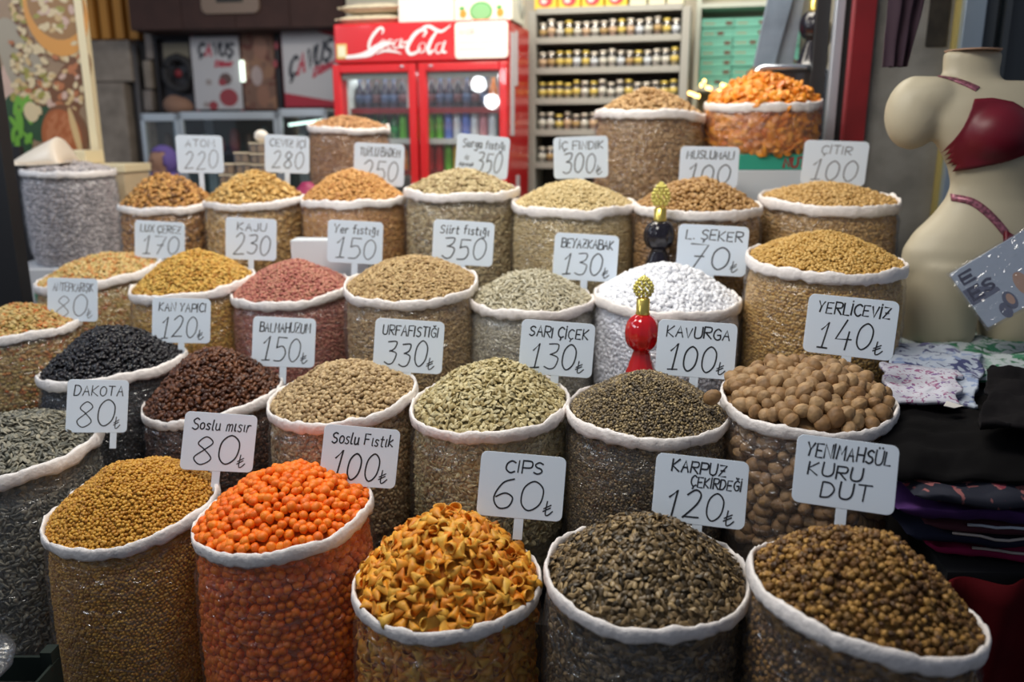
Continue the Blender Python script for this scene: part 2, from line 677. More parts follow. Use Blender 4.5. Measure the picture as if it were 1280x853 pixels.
def chip_mesh(flat=.6):
    """little hollow corn cone"""
    mb = MB()
    n = 12
    L = 1.0
    rings = [(0.03, -.46, 0), (.17, -.22, 0), (.30, .12, 0), (.40, .42, 0), (.36, .41, 0), (.25, .10, 0), (.03, -.32, 0)]
    vs = []
    for r, x, _ in rings:
        for i in range(n):
            a = 2 * PI * i / n
            bend = .06 * math.cos(2 * a) if x > 0 else 0
            vs.append((x + bend, r * math.cos(a), r * flat * math.sin(a)))
    fs = []
    for k in range(len(rings) - 1):
        for i in range(n):
            j = (i + 1) % n
            fs.append((k * n + i, k * n + j, (k + 1) * n + j, (k + 1) * n + i))
    mb.add(vs, fs)
    me = mb.mesh('piece', [], True)
    return me


def cashew_mesh():
    mb = MB()
    pts = [(.42 * math.cos(a), .42 * math.sin(a) - .15, 0) for a in [rad(15 + i * 25) for i in range(7)]]
    mb.tube(pts, [.08, .15, .18, .18, .17, .14, .07], 6)
    return mb.mesh('piece', [], True)


TEMPL = {}


def templ(kind, material):
    key = (kind, material.name)
    if key in TEMPL:
        return TEMPL[key]
    k = kind
    if k == 'ball':
        me = sph(1, 1, .94, .10, 2, 1, 1)
    elif k == 'bigball':
        me = sph(1, 1, .93, .16, 1.6, 2, 3)
    elif k == 'bigball_oval':
        me = sph(1.12, .95, .95, .16, 1.6, 5, 3)
    elif k == 'oval':
        me = sph(1.15, .8, .75, .12, 2, 3, 2)
    elif k == 'pistachio':
        me = sph(1.2, .75, .6, .15, 2, 8, 2)
    elif k == 'seed':
        me = ico(2, seedfn(1.25, .78, .30))
    elif k == 'flatseed':
        me = ico(2, seedfn(1.1, .70, .22))
    elif k == 'long':
        me = ico(2, seedfn(1.4, .42, .26))
    elif k == 'grit':
        me = sph(1.1, .8, .6, .5, 2.4, 4, 1)
    elif k == 'raisin':
        me = sph(1.2, .85, .62, .75, 3.2, 5, 2)
    elif k == 'chunk':
        me = sph(1.25, .8, .6, .9, 2.6, 9, 2)
    elif k == 'cashew':
        me = cashew_mesh()
    elif k == 'apricot':
        me = sph(1.15, 1.0, .5, .5, 2.2, 6, 3)
    elif k == 'walnut':
        me = walnut_mesh()
    elif k == 'mulberry':
        me = mulberry_mesh(1)
    elif k == 'mulberry_b':
        me = mulberry_mesh(5)
    elif k == 'popcorn':
        me = sph(1.05, 1, .9, .9, 2.6, 12, 2)
    elif k == 'chip':
        me = chip_mesh(.50)
    elif k == 'chip_b':
        me = chip_mesh(.85)
    me.materials.clear()
    me.materials.append(material)
    o = bpy.data.objects.new('piece_source', me)     # never linked to the scene
    TEMPL[key] = o
    return o


NG = {}


def scatter_group(objs):
    key = tuple(o.data.name for o in objs)
    if key in NG:
        return NG[key]
    ng = bpy.data.node_groups.new('scatter', 'GeometryNodeTree')
    ng.interface.new_socket('Geometry', in_out='INPUT', socket_type='NodeSocketGeometry')
    ng.interface.new_socket('Geometry', in_out='OUTPUT', socket_type='NodeSocketGeometry')
    N = ng.nodes.new
    L = ng.links.new
    gi = N('NodeGroupInput')
    go = N('NodeGroupOutput')
    jn = N('GeometryNodeJoinGeometry')
    L(gi.outputs[0], jn.inputs[0])
    ar = N('GeometryNodeInputNamedAttribute')
    ar.data_type = 'FLOAT_VECTOR'
    ar.inputs['Name'].default_value = 'rot'
    asz = N('GeometryNodeInputNamedAttribute')
    asz.data_type = 'FLOAT_VECTOR'
    asz.inputs['Name'].default_value = 'scl'
    ap = N('GeometryNodeInputNamedAttribute')
    ap.data_type = 'INT'
    ap.inputs['Name'].default_value = 'pick'
    for k, o in enumerate(objs):
        oi = N('GeometryNodeObjectInfo')
        oi.inputs['Object'].default_value = o
        cp = N('FunctionNodeCompare')
        cp.data_type = 'INT'
        cp.operation = 'EQUAL'
        ins = [s_ for s_ in cp.inputs if s_.type == 'INT']
        L(ap.outputs[0], ins[0])
        ins[1].default_value = k
        ip = N('GeometryNodeInstanceOnPoints')
        L(gi.outputs[0], ip.inputs['Points'])
        L(cp.outputs[0], ip.inputs['Selection'])
        L(oi.outputs['Geometry'], ip.inputs['Instance'])
        e2r = N('FunctionNodeEulerToRotation')
        L(ar.outputs[0], e2r.inputs[0])
        L(e2r.outputs[0], ip.inputs['Rotation'])
        L(asz.outputs[0], ip.inputs['Scale'])
        L(ip.outputs[0], jn.inputs[0])
    L(jn.outputs[0], go.inputs[0])
    NG[key] = ng
    return ng


def frames(nrm, yaw, jit):
    """rotation matrices whose z leans along nrm, spun by yaw"""
    n = nrm + rng.normal(0, jit, nrm.shape)
    n /= np.linalg.norm(n, axis=1)[:, None]
    a = np.where(np.abs(n[:, 2:3]) < .9, np.array([[0, 0, 1.]]), np.array([[1., 0, 0]]))
    e1 = np.cross(a, n)
    e1 /= np.linalg.norm(e1, axis=1)[:, None]
    e2 = np.cross(n, e1)
    c, s_ = np.cos(yaw)[:, None], np.sin(yaw)[:, None]
    x = e1 * c + e2 * s_
    y = -e1 * s_ + e2 * c
    return np.stack([x, y, n], axis=2)


def eulers(R):
    sy = np.clip(-R[:, 2, 0], -1, 1)
    return np.stack([np.arctan2(R[:, 2, 1], R[:, 2, 2]), np.arcsin(sy), np.arctan2(R[:, 1, 0], R[:, 0, 0])], axis=1)


def vnoise(x, y, s_):
    return noise.noise(Vector((x, y, s_)))


RIM = mat('rolled_rim_plastic', (.95, .89, .86), .34, spec=.5, bump=.4, noise_scale=60, noise_amt=.10)
FILM = film_mat('clear_bag_film', haze=.03, gloss=.075, rough=.12, bump=.9, scale=26.)
FILM_MILKY = film_mat('milky_bag_film', haze=.09, gloss=.07, rough=.14, bump=.9)
SACKS = {}
_seed = [0]


def sack(key, lx, ly, rx, ry, fb, top, d, zb, kinds, g, mname, cols, label, heap_name, heap_label, heap_cat,
         sidelen=.34, indiv=0, indiv_side=False, item=None, rough=.5, film=None, aspect=0., pw=1.7, jit=.35, dens=1.0, bias=0., sag=.0, item_label=None, item_group=None, spot=.25):
    _seed[0] += 1
    sd = _seed[0]
    cx, cy = (lx + rx) / 2, (ly + ry) / 2
    wpx = math.hypot(rx - lx, ry - ly)
    R = wpx * d / FPX / 2 * .985
    b = fb - cy
    tilt = math.asin(max(-.9, min(.9, b / (wpx / 2)))) - elev(cy)
    tilt = max(-rad(9), min(rad(14), tilt))
    roll = math.atan2(ry - ly, rx - lx)       # + = right side lower
    C = P(cx, cy, d)
    H = max(.02, (cy - top - .10 * abs(b)) * d / (FPX * .96))
    yaw = math.atan2(-C.x, C.y)
    Rm = Euler((tilt, roll, yaw)).to_matrix()     # rim plane frame
    base = Vector((C.x, C.y, zb))
    rs = random.Random(sd)
    hgt = C.z - zb

    def wob(a):
        return 1 + .012 * vnoise(math.cos(a) * 1.4, math.sin(a) * 1.4, sd * 1.7) + .010 * vnoise(math.cos(a) * 4, math.sin(a) * 4, sd * 2.7)

    def rimpt(a, r, dz=0.):
        """point of the rim plane, relative to the base"""
        q = Rm @ Vector((r * math.cos(a), r * math.sin(a), dz + .010 * vnoise(math.cos(a) * 1.8, math.sin(a) * 1.8, sd + 40.) * (r / R)))
        return q + C - base

    def wall(a, t, r):
        """side of the sack: t = 0 at the rim .. 1 at the base"""
        top_ = rimpt(a, r)
        e = t ** .9
        k = (1 - .03 * math.exp(-((t - .07) / .05) ** 2) + .035 * math.sin(PI * min(1, t * 1.1)) - .10 * max(0, t - .86) / .14)
        ax, ay = r * math.cos(a + yaw) * k, r * math.sin(a + yaw) * k
        z = top_.z * (1 - t) if t < 1 else 0
        f = min(1, t / .5)
        x = top_.x * k * (1 - f) + ax * f
        y = top_.y * k * (1 - f) + ay * f
        return Vector((x, y, z))

    sk = thing('plastic_sack', label, 'sack', base)
    # clear film body
    mb = MB()
    n, rows = 96, 40
    film_r = R * 1.0

    def wr(a, t):
        u, vv = math.cos(a) * R * 1, math.sin(a) * R * 1
        z = t * hgt
        return (.0035 * noise.noise(Vector((u * 14, vv * 14, z * 26 + sd))) + .0030 * noise.noise(Vector((u * 34, vv * 34, z * 60 + sd))) * (3.2 * max(0, 1 - t / .22) + .8))
    vs = []
    for j in range(rows + 1):
        t = (j / rows) ** 1.15
        for i in range(n):
            a = 2 * PI * i / n
            q = wall(a, t, (film_r * wob(a) + wr(a, t)))
            vs.append(q)
    fs = [(j * n + i, (j + 1) * n + i, (j + 1) * n + (i + 1) % n, j * n + (i + 1) % n) for j in range(rows) for i in range(n)]
    fs.append(tuple((rows * n + i) for i in range(n)))
    mb.add(vs, fs)
    mb.obj('clear_film', film or FILM, sk, True)
    # rolled white rim
    mb = MB()
    n2, m2 = 120, 10
    vs = []
    hh = .0170 * (R / .21)
    for i in range(n2):
        a = 2 * PI * i / n2
        nz = .5 * vnoise(math.cos(a) * 6, math.sin(a) * 6, sd + 9.) + .35 * vnoise(math.cos(a) * 17, math.sin(a) * 17, sd + 3.)
        hv = hh * (1 + .75 * nz)
        tv = .0060 * (1 + .9 * nz) * (R / .21)
        for k in range(m2):
            th = 2 * PI * k / m2
            ru = R * wob(a) - .001 + tv * math.cos(th)
            vs.append(rimpt(a, ru, hv * math.sin(th) - hh * .45 + .003 * vnoise(math.cos(a) * 9, math.sin(a) * 9, sd + 5.)))
    fs = [(i * m2 + k, ((i + 1) % n2) * m2 + k, ((i + 1) % n2) * m2 + (k + 1) % m2, i * m2 + (k + 1) % m2) for i in range(n2) for k in range(m2)]
    mb.add(vs, fs)
    mb.obj('rolled_rim', RIM, sk, True)

    # ---- what is in it
    gm = grain_mat(mname, cols, rough, spot, 1.6)
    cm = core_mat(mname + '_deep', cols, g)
    Ri = R * .965

    def hprof(rho):
        return H * (1 - min(1, rho) ** pw) - sag * rho ** 3

    def heap_pt(a, rho, dz=0.):
        x, y = rho * Ri * math.cos(a), rho * Ri * math.sin(a)
        up = hprof(rho) + H * .10 * vnoise(x * 14, y * 14, sd + 20.) * (1 - rho ** 3) - .004
        q = Rm @ Vector((x, y, 0)) + C - base
        q += (Rm @ Vector((0, 0, .3)) + Vector((0, 0, .7))) * (up + dz)
        return q
    # core: the heap and the side, closed
    mb = MB()
    nr, na = 12, 48
    vs = [heap_pt(0, 0, -g * .45)]
    for j in range(1, nr + 1):
        for i in range(na):
            vs.append(heap_pt(2 * PI * i / na, j / nr * .995, -g * .45))
    fs = [(0, 1 + i, 1 + (i + 1) % na) for i in range(na)]
    for j in range(nr - 1):
        for i in range(na):
            k = (i + 1) % na
            fs.append((1 + j * na + i, 1 + (j + 1) * na + i, 1 + (j + 1) * na + k, 1 + j * na + k))
    st = len(vs) - na
    rr = 14
    for j in range(1, rr + 1):
        t = .03 + .97 * j / rr
        for i in range(na):
            a = 2 * PI * i / na
            q = wall(a, t, max(.02, Ri - g * .5))
            q.z = max(q.z, .004)
            vs.append(q)
    for j in range(rr):
        for i in range(na):
            k = (i + 1) % na
            fs.append((st + j * na + i, st + (j + 1) * na + i, st + (j + 1) * na + k, st + j * na + k))
    fs.append(tuple(st + rr * na + i for i in range(na)))
    mb.add(vs, fs)
    ncore = len(mb.v)
    # pieces on the heap: jittered hexagonal layout
    pos, nrm = [], []
    sp = g * .80 / math.sqrt(dens)
    M = int(Ri / sp) + 2
    for iy in range(-int(M * 1.2), int(M * 1.2) + 1):
        for ix in range(-M - 1, M + 2):
            x = (ix + .5 * (iy % 2)) * sp + rs.uniform(-.28, .28) * sp
            y = iy * sp * .87 + rs.uniform(-.28, .28) * sp
            rho = math.hypot(x, y) / Ri
            if rho > .985 - (.22 * g / Ri if kinds[0] == 'walnut' else 0):
                continue
            a = math.atan2(y, x)
            q = heap_pt(a, rho, rs.uniform(-.30, .30) * g + g * .06)
            pos.append(q)
            sl = pw * H * max(rho, .05) ** (pw - 1) / Ri
            nn = Rm @ Vector((math.cos(a) * sl, math.sin(a) * sl, 1)).normalized()
            nrm.append(nn)
    ntop = len(pos)
    # pieces against the film, on the side that faces the market
    lim = rad(120)
    arc = Ri * 2 * lim
    nz = max(1, int(min(sidelen, hgt) / (g * .84 / math.sqrt(dens))))
    nx = max(1, int(arc / (g * .9 / math.sqrt(dens))))
    for iz in range(nz):
        for ix in range(nx):
            a = -PI / 2 - lim + 2 * lim * (ix + .5 * (iz % 2) + rs.uniform(-.3, .3)) / nx
            zz = (iz + .7 + rs.uniform(-.3, .3)) * (g * .84 / math.sqrt(dens)) + .008
            t = zz / hgt
            if t > .985:
                continue
            q = wall(a, t, Ri - g * (.36 + rs.uniform(0, .22)))
            pos.append(q)
            nrm.append(Vector((math.cos(a + yaw), math.sin(a + yaw), 0)))
    pos = np.array([tuple(q) for q in pos])
    nrm = np.array([tuple(q) for q in nrm])
    N = len(pos)
    Rt = frames(nrm, rng.uniform(0, 2 * PI, N), jit)
    eu = eulers(Rt)
    sc_ = g * np.clip(rng.normal(1.0, .20 if kinds[0] == 'mulberry' else .10, N), .62, 1.5)[:, None] * np.ones((1, 3))
    pick = rng.integers(0, len(kinds), N)
    srcs = [templ(k, gm) for k in kinds]
    # single pieces: the ones nearest the camera that show largest
    solo = np.zeros(N, bool)
    if indiv:
        wp = pos + np.array(tuple(base))
        dist = np.linalg.norm(wp - np.array(tuple(CAM)), axis=1)
        cand = np.arange(N) if indiv_side else np.arange(ntop)
        facing = np.einsum('ij,ij->i', nrm[cand], (np.array(tuple(CAM)) - wp[cand])) > 0
        cand = cand[facing]
        inside = [i for i in cand if (base + Vector(pos[i]) - CAM).dot(UP) / (base + Vector(pos[i]) - CAM).dot(FW) > -430 / FPX]
        idx = sorted(inside, key=lambda i: dist[i] - (.25 if i < ntop else 0))[:indiv]
        for i in idx:
            solo[i] = True
            o = bpy.data.objects.new(item[0], srcs[pick[i]].data)
            COL.objects.link(o)
            o.location = tuple(pos[i] + np.array(tuple(base)))
            o.rotation_euler = tuple(eu[i])
            o.scale = tuple(sc_[i])
            tag(o, item_label, item[1], item_group)
    keep = ~solo
    me = bpy.data.meshes.new(heap_name)
    kp = pos[keep]
    if item and item[0] == 'walnut' and not keep[:ntop].any():
        pass
    me.from_pydata(mb.v + [tuple(q) for q in kp], [], mb.f)
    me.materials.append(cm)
    me.polygons.foreach_set('use_smooth', [True] * len(mb.f))
    for nm, tp, arr, default in (('rot', 'FLOAT_VECTOR', eu[keep], 0.), ('scl', 'FLOAT_VECTOR', sc_[keep], 1.)):
        at = me.attributes.new(nm, tp, 'POINT')
        full = np.full((ncore + len(kp), 3), default)
        full[ncore:] = arr
        at.data.foreach_set('vector', full.astype(np.float32).ravel())
    at = me.attributes.new('pick', 'INT', 'POINT')
    full = np.full(ncore + len(kp), -1)
    full[ncore:] = pick[keep]
    at.data.foreach_set('value', full.astype(np.int32))
    o = link(heap_name, me, None, loc=base)
    md = o.modifiers.new('scatter', 'NODES')
    md.node_group = scatter_group(srcs)
    tag(o, heap_label, heap_cat, kind='stuff')
    SACKS[key] = dict(C=C, R=R, H=H, base=base)
    return sk


#==SACKS==
def build_sacks():
    GOLD = [(.44, .18, .018), (.64, .31, .035), (.80, .44, .065), (.54, .25, .022)]
    # front row, standing on the ground
    sack('F1', 63, 645, 269, 614, 680, 575, 2.11, 0, ['ball', 'oval'], .0098, 'roasted_chickpea', GOLD,
         'clear front row sack of golden roasted chickpeas, left of the orange balls', 'roasted_chickpeas', 'heap of small golden roasted chickpeas, front row left', 'nuts', sidelen=.50, rough=.4)
    sack('F2', 245, 653, 465, 628, 688, 583, 1.98, 0, ['bigball', 'bigball_oval'], .0215, 'orange_coated_ball', [(.88, .15, .003), (.95, .20, .004), (1, .25, .006), (.92, .17, .003)],
         'clear sack filled with bright orange coated balls', 'orange_coated_balls', 'bright orange coated balls packed in the front sack under the loose ones', 'sweets', sidelen=.5, rough=.5,
         indiv=300, item=('orange_coated_ball', 'sweet'), item_label='round bright orange coated ball on the orange heap', item_group='orange coated balls heaped in the front sack', spot=.08, jit=1., dens=.95)
    sack('F3', 441, 728, 677, 722, 785, 637, 1.83, 0, ['chip', 'chip_b'], .034, 'corn_cone_chip', [(.82, .27, .015), (.92, .40, .03), (.92, .52, .07), (.85, .24, .01)],
         'clear sack filled with yellow orange corn cones', 'corn_cone_chips', 'yellow orange corn cones packed in the front sack under the loose ones', 'snacks', sidelen=.45, rough=.5,
         indiv=300, item=('corn_cone_chip', 'snack'), item_label='little hollow yellow orange corn cone on the snack heap', item_group='corn cones heaped in the front sack', jit=.45, dens=2.6, spot=.3)
    sack('F4', 680, 714, 935, 714, 782, 643, 1.70, 0, ['flatseed'], .0160, 'dark_watermelon_seed', [(.04, .028, .014), (.12, .08, .035), (.22, .145, .065), (.46, .32, .15)],
         'clear front row sack of dark flat watermelon seeds, second from the right', 'dark_watermelon_seeds', 'heap of dark brown flat watermelon seeds, front row', 'seeds', sidelen=.42, rough=.36, jit=.38, dens=1.7,
         indiv=300, item=('dark_watermelon_seed', 'seed'), item_label='dark flat brown watermelon seed on the near slope of its heap', item_group='dark watermelon seeds on the near slope')
    sack('F5', 937, 724, 1219, 764, 803, 657, 1.55, 0, ['mulberry', 'mulberry_b'], .0155, 'dried_mulberry', [(.07, .03, .008), (.22, .10, .022), (.55, .30, .07), (.12, .06, .016)],
         'clear front row sack of dried brown mulberries, rightmost and largest', 'dried_mulberries', 'heap of knobbly brown dried mulberries, front row right', 'dried fruit', sidelen=.36, jit=1., dens=1.25,
         indiv=300, item=('dried_mulberry', 'dried fruit'), item_label='knobbly brown dried mulberry on the near slope of its heap', item_group='dried mulberries on the near slope')
    # second row
    sack('S0', -100, 572, 118, 548, 601, 517, 2.30, 0, ['long', 'seed'], .0165, 'striped_sunflower_seed', [(.10, .10, .08), (.24, .23, .18), (.42, .38, .28), (.16, .16, .14)],
         'dark clear sack of sunflower seeds cut by the left edge', 'sunflower_seeds', 'heap of grey striped sunflower seeds at the left edge', 'seeds', sidelen=.5, dens=1.8, jit=.4)
    sack('S1', 56, 462, 229, 449, 473, 407, 2.72, .30, ['raisin'], .0150, 'black_raisin', [(.006, .006, .008), (.015, .014, .018), (.035, .03, .035)],
         'clear sack of glossy black raisins', 'black_raisins', 'heap of glossy black raisins', 'dried fruit', rough=.28, dens=1.3, jit=.8)
    sack('S2', 182, 506, 352, 482, 520, 435, 2.60, .30, ['raisin'], .0160, 'brown_raisin', [(.045, .014, .007), (.11, .035, .014), (.20, .075, .03)],
         'clear sack of sticky dark brown glazed corn right of the black raisins', 'glazed_corn', 'heap of sticky dark reddish brown glazed corn', 'snacks', rough=.38, dens=1.3, jit=.8)
    sack('S3', 336, 503, 521, 482, 526, 452, 2.35, .36, ['oval'], .0145, 'glazed_peanut', [(.26, .16, .07), (.50, .35, .17), (.68, .50, .27), (.38, .25, .12)],
         'clear sack of beige glazed peanuts behind the orange balls', 'glazed_peanuts', 'heap of beige glazed peanuts behind the orange balls', 'nuts', dens=1.4)
    sack('S4', 513, 510, 712, 495, 541, 450, 2.25, .36, ['seed'], .0160, 'pale_pumpkin_seed', [(.36, .27, .11), (.56, .46, .22), (.70, .60, .34), (.48, .42, .24)],
         'clear sack of pale pumpkin seeds behind the corn cones', 'pale_pumpkin_seeds', 'heap of pale flat pumpkin seeds behind the corn cones', 'seeds', dens=1.8, jit=.45)
    sack('S5', 708, 510, 911, 514, 548, 463, 2.17, .36, ['grit'], .0085, 'dark_seed_mix', [(.07, .05, .03), (.16, .115, .06), (.36, .26, .12), (.12, .10, .08), (.22, .16, .08), (.62, .48, .26)],
         'clear sack of fine dark seed mix left of the walnuts', 'fine_seed_mix', 'heap of fine dark brown seed mix left of the walnuts', 'seeds', jit=1., dens=1.1)
    sack('S6', 903, 496, 1115, 498, 540, 462, 2.10, .36, ['walnut'], .038, 'walnut_shell', [(.25, .13, .05), (.36, .21, .09), (.46, .29, .14), (.30, .17, .075)],
         'clear sack of whole walnuts in their shells', 'walnuts', 'walnuts deep inside their sack', 'nuts', sidelen=.33, pw=2.4, jit=1., dens=1.2, rough=.6,
         indiv=150, indiv_side=True, item=('walnut', 'walnut'), item_label='whole round tan walnut in its shell, in the walnut sack', item_group='walnuts in the sack', spot=.35)
    # third row
    MIX = [(.60, .14, .02), (.66, .42, .14), (.70, .52, .22), (.42, .30, .07), (.52, .26, .08)]
    sack('T0', -56, 417, 93, 405, 424, 380, 2.95, .62, ['oval', 'seed'], .0140, 'coloured_nut_mix', MIX,
         'clear sack of orange and yellow mixed nuts cut by the left edge', 'mixed_nuts', 'heap of orange and yellow mixed nuts at the left edge', 'nuts', dens=1.3)
    sack('T1', 51, 352, 200, 329, 353, 318, 3.40, .62, ['seed', 'oval'], .0155, 'pale_nut_mix', [(.62, .20, .05), (.72, .45, .14), (.78, .60, .28), (.52, .38, .10)],
         'clear sack of pale mixed seeds and nuts below the grey beads', 'mixed_seeds', 'heap of pale yellow and red mixed seeds below the grey beads', 'seeds', dens=1.3)
    sack('T2', 167, 361, 316, 345, 368, 313, 3.12, .62, ['oval', 'pistachio'], .0135, 'golden_raisin', [(.48, .22, .03), (.70, .38, .06), (.80, .52, .12), (.42, .24, .03)],
         'clear sack of golden raisins left of the red peanuts', 'golden_raisins', 'heap of golden yellow raisins left of the red peanuts', 'dried fruit', dens=1.3)
    sack('T3', 291, 366, 438, 355, 379, 325, 3.05, .62, ['oval'], .0130, 'red_peanut', [(.34, .09, .07), (.50, .16, .12), (.62, .28, .19), (.45, .20, .12)],
         'clear sack of reddish pink skinned peanuts', 'red_peanuts', 'heap of reddish pink skinned peanuts', 'nuts', dens=1.3)
    sack('T4', 431, 357, 597, 349, 377, 320, 2.80, .62, ['pistachio'], .0135, 'small_pistachio', [(.32, .19, .07), (.50, .33, .14), (.64, .46, .22), (.38, .24, .10)],
         'clear sack of small tan pistachios in the middle of the stall', 'small_pistachios', 'heap of small tan pistachios right of the red peanuts', 'nuts', dens=1.5)
    sack('T5', 585, 373, 743, 372, 391, 337, 2.80, .62, ['long'], .0165, 'white_sunflower_seed', [(.48, .42, .27), (.62, .56, .40), (.72, .68, .54)],
         'clear sack of long whitish seeds left of the white sweets', 'white_sunflower_seeds', 'heap of long whitish seeds left of the white sweets', 'seeds', dens=2.2, jit=.4, film=FILM_MILKY)
    sack('T6', 743, 368, 924, 374, 392, 330, 2.75, .62, ['popcorn'], .016, 'white_sweet', [(.80, .82, .88), (.92, .93, .97), (.86, .87, .92)],
         'milky sack of knobbly white sweets', 'white_sugar_sweets', 'heap of knobbly white sugared sweets', 'sweets', dens=1.2, jit=1., film=FILM_MILKY, spot=.05)
    sack('T7', 936, 320, 1127, 327, 343, 290, 2.65, .62, ['ball', 'oval'], .0125, 'yellow_chickpea', [(.50, .27, .05), (.66, .40, .10), (.76, .50, .16)],
         'tall clear sack of yellow chickpeas beside the mannequin', 'yellow_chickpeas', 'heap of yellow roasted chickpeas beside the mannequin', 'nuts', dens=1.15, sidelen=.42)
    # fourth row
    sack('R1', 152, 257, 268, 254, 262, 219, 3.67, .88, ['chunk', 'oval'], .0200, 'brown_nut_mix', [(.12, .05, .02), (.58, .28, .07), (.74, .42, .13), (.42, .17, .04)],
         'clear sack of brown mixed nuts, leftmost of its row', 'brown_mixed_nuts', 'heap of dark and golden mixed nuts, far left of its row', 'nuts', sidelen=.3)
    sack('R2', 257, 252, 380, 247, 256, 216, 3.55, .88, ['cashew', 'chunk'], .0210, 'golden_cashew', [(.56, .30, .07), (.74, .46, .14), (.82, .56, .22)],
         'clear sack of golden cashews', 'golden_cashews', 'heap of golden curved cashews', 'nuts', sidelen=.3)
    sack('R3', 377, 248, 508, 247, 253, 214, 3.48, .88, ['oval'], .0160, 'roasted_almond', [(.48, .20, .05), (.66, .34, .09), (.74, .42, .15)],
         'clear sack of orange brown roasted almonds', 'roasted_almonds', 'heap of orange brown roasted almonds', 'nuts', sidelen=.3, dens=1.2)
    sack('R4', 505, 237, 650, 238, 244, 213, 3.40, .88, ['pistachio'], .0185, 'pale_pistachio', [(.34, .23, .10), (.52, .40, .20), (.66, .54, .30)],
         'clear sack of pale pistachios in front of the fridge', 'pale_pistachios', 'heap of pale pistachios in front of the fridge', 'nuts', sidelen=.36, dens=1.2)
    sack('R5', 640, 254, 793, 254, 264, 227, 3.25, .88, ['ball'], .0140, 'blanched_hazelnut', [(.55, .40, .17), (.68, .53, .26), (.78, .64, .36)],
         'clear sack of cream blanched hazelnuts', 'blanched_hazelnuts', 'heap of cream coloured blanched hazelnuts', 'nuts', sidelen=.34, dens=1.15)
    sack('R6', 793, 257, 950, 258, 267, 224, 3.15, .88, ['ball', 'oval'], .0185, 'coated_peanut', [(.34, .17, .05), (.50, .28, .09), (.58, .35, .14)],
         'clear sack of round brown coated peanuts behind the black ornate bottle', 'coated_peanuts', 'heap of round brown coated peanuts', 'nuts', sidelen=.34)
    sack('R7', 952, 246, 1119, 251, 261, 229, 3.18, .88, ['oval'], .0150, 'crunchy_coated_nut', [(.46, .25, .06), (.62, .38, .12), (.70, .46, .18)],
         'clear sack of light brown crunchy nuts left of the mannequin', 'crunchy_nuts', 'heap of light brown crunchy nuts left of the mannequin', 'nuts', sidelen=.3)
    # last row, raised
    sack('B1', 385, 158, 487, 160, 163, 147, 4.00, 1.12, ['oval', 'chunk'], .0190, 'dark_almond', [(.42, .20, .08), (.52, .27, .11), (.60, .34, .15)],
         'tall clear sack of reddish brown almonds left of the fridge doors', 'dark_almonds', 'low heap of reddish brown almonds in front of the fridge', 'nuts', sidelen=.3)
    sack('B2', 744, 141, 881, 146, 140, 114, 3.68, 1.12, ['chunk', 'oval'], .0200, 'walnut_kernel', [(.34, .17, .05), (.52, .31, .12), (.62, .40, .18)],
         'tall clear sack of brown kernels in front of the jar shelves', 'brown_kernels', 'low heap of golden brown kernels in front of the jar shelves', 'nuts', sidelen=.5)
    zb3 = P(953, 192, 3.62).z
    sack('B3', 882, 130, 1024, 128, 132, 97, 3.62, zb3, ['apricot'], .040, 'dried_apricot', [(.70, .20, .012), (.86, .30, .02), (.92, .38, .035), (.62, .15, .01)],
         'short clear sack of orange dried apricots', 'dried_apricots', 'dried apricots deep in their sack', 'dried fruit', sidelen=.2, jit=.7, dens=1.4, rough=.4,
         indiv=70, item=('dried_apricot', 'dried fruit'), item_label='plump orange dried apricot on the heap beside the green boxes', item_group='dried apricots heaped in their sack')
    zl = P(87, 332, 4.0).z
    sack('L1', 32, 213, 140, 214, 217, 203, 4.00, zl, ['bigball'], .0205, 'grey_sugared_ball', [(.30, .27, .27), (.50, .44, .43), (.66, .60, .58)],
         'clear sack of greyish white sugared balls on a white carton', 'grey_sugared_balls', 'greyish white sugared balls under the cream scoop', 'sweets', sidelen=.45, film=film_mat('soft_milky_film', haze=.10, gloss=.03, rough=.2, bump=.15))


build_sacks()


# ------------------------------------------------------------------ price signs
BOARD = mat('sign_white_plastic', (.73, .82, .93), .35, spec=.4)
INK = mat('black_marker_ink', (.012, .014, .02), .6)
INK_FADED = mat('faded_marker_ink', (.16, .17, .20), .6)


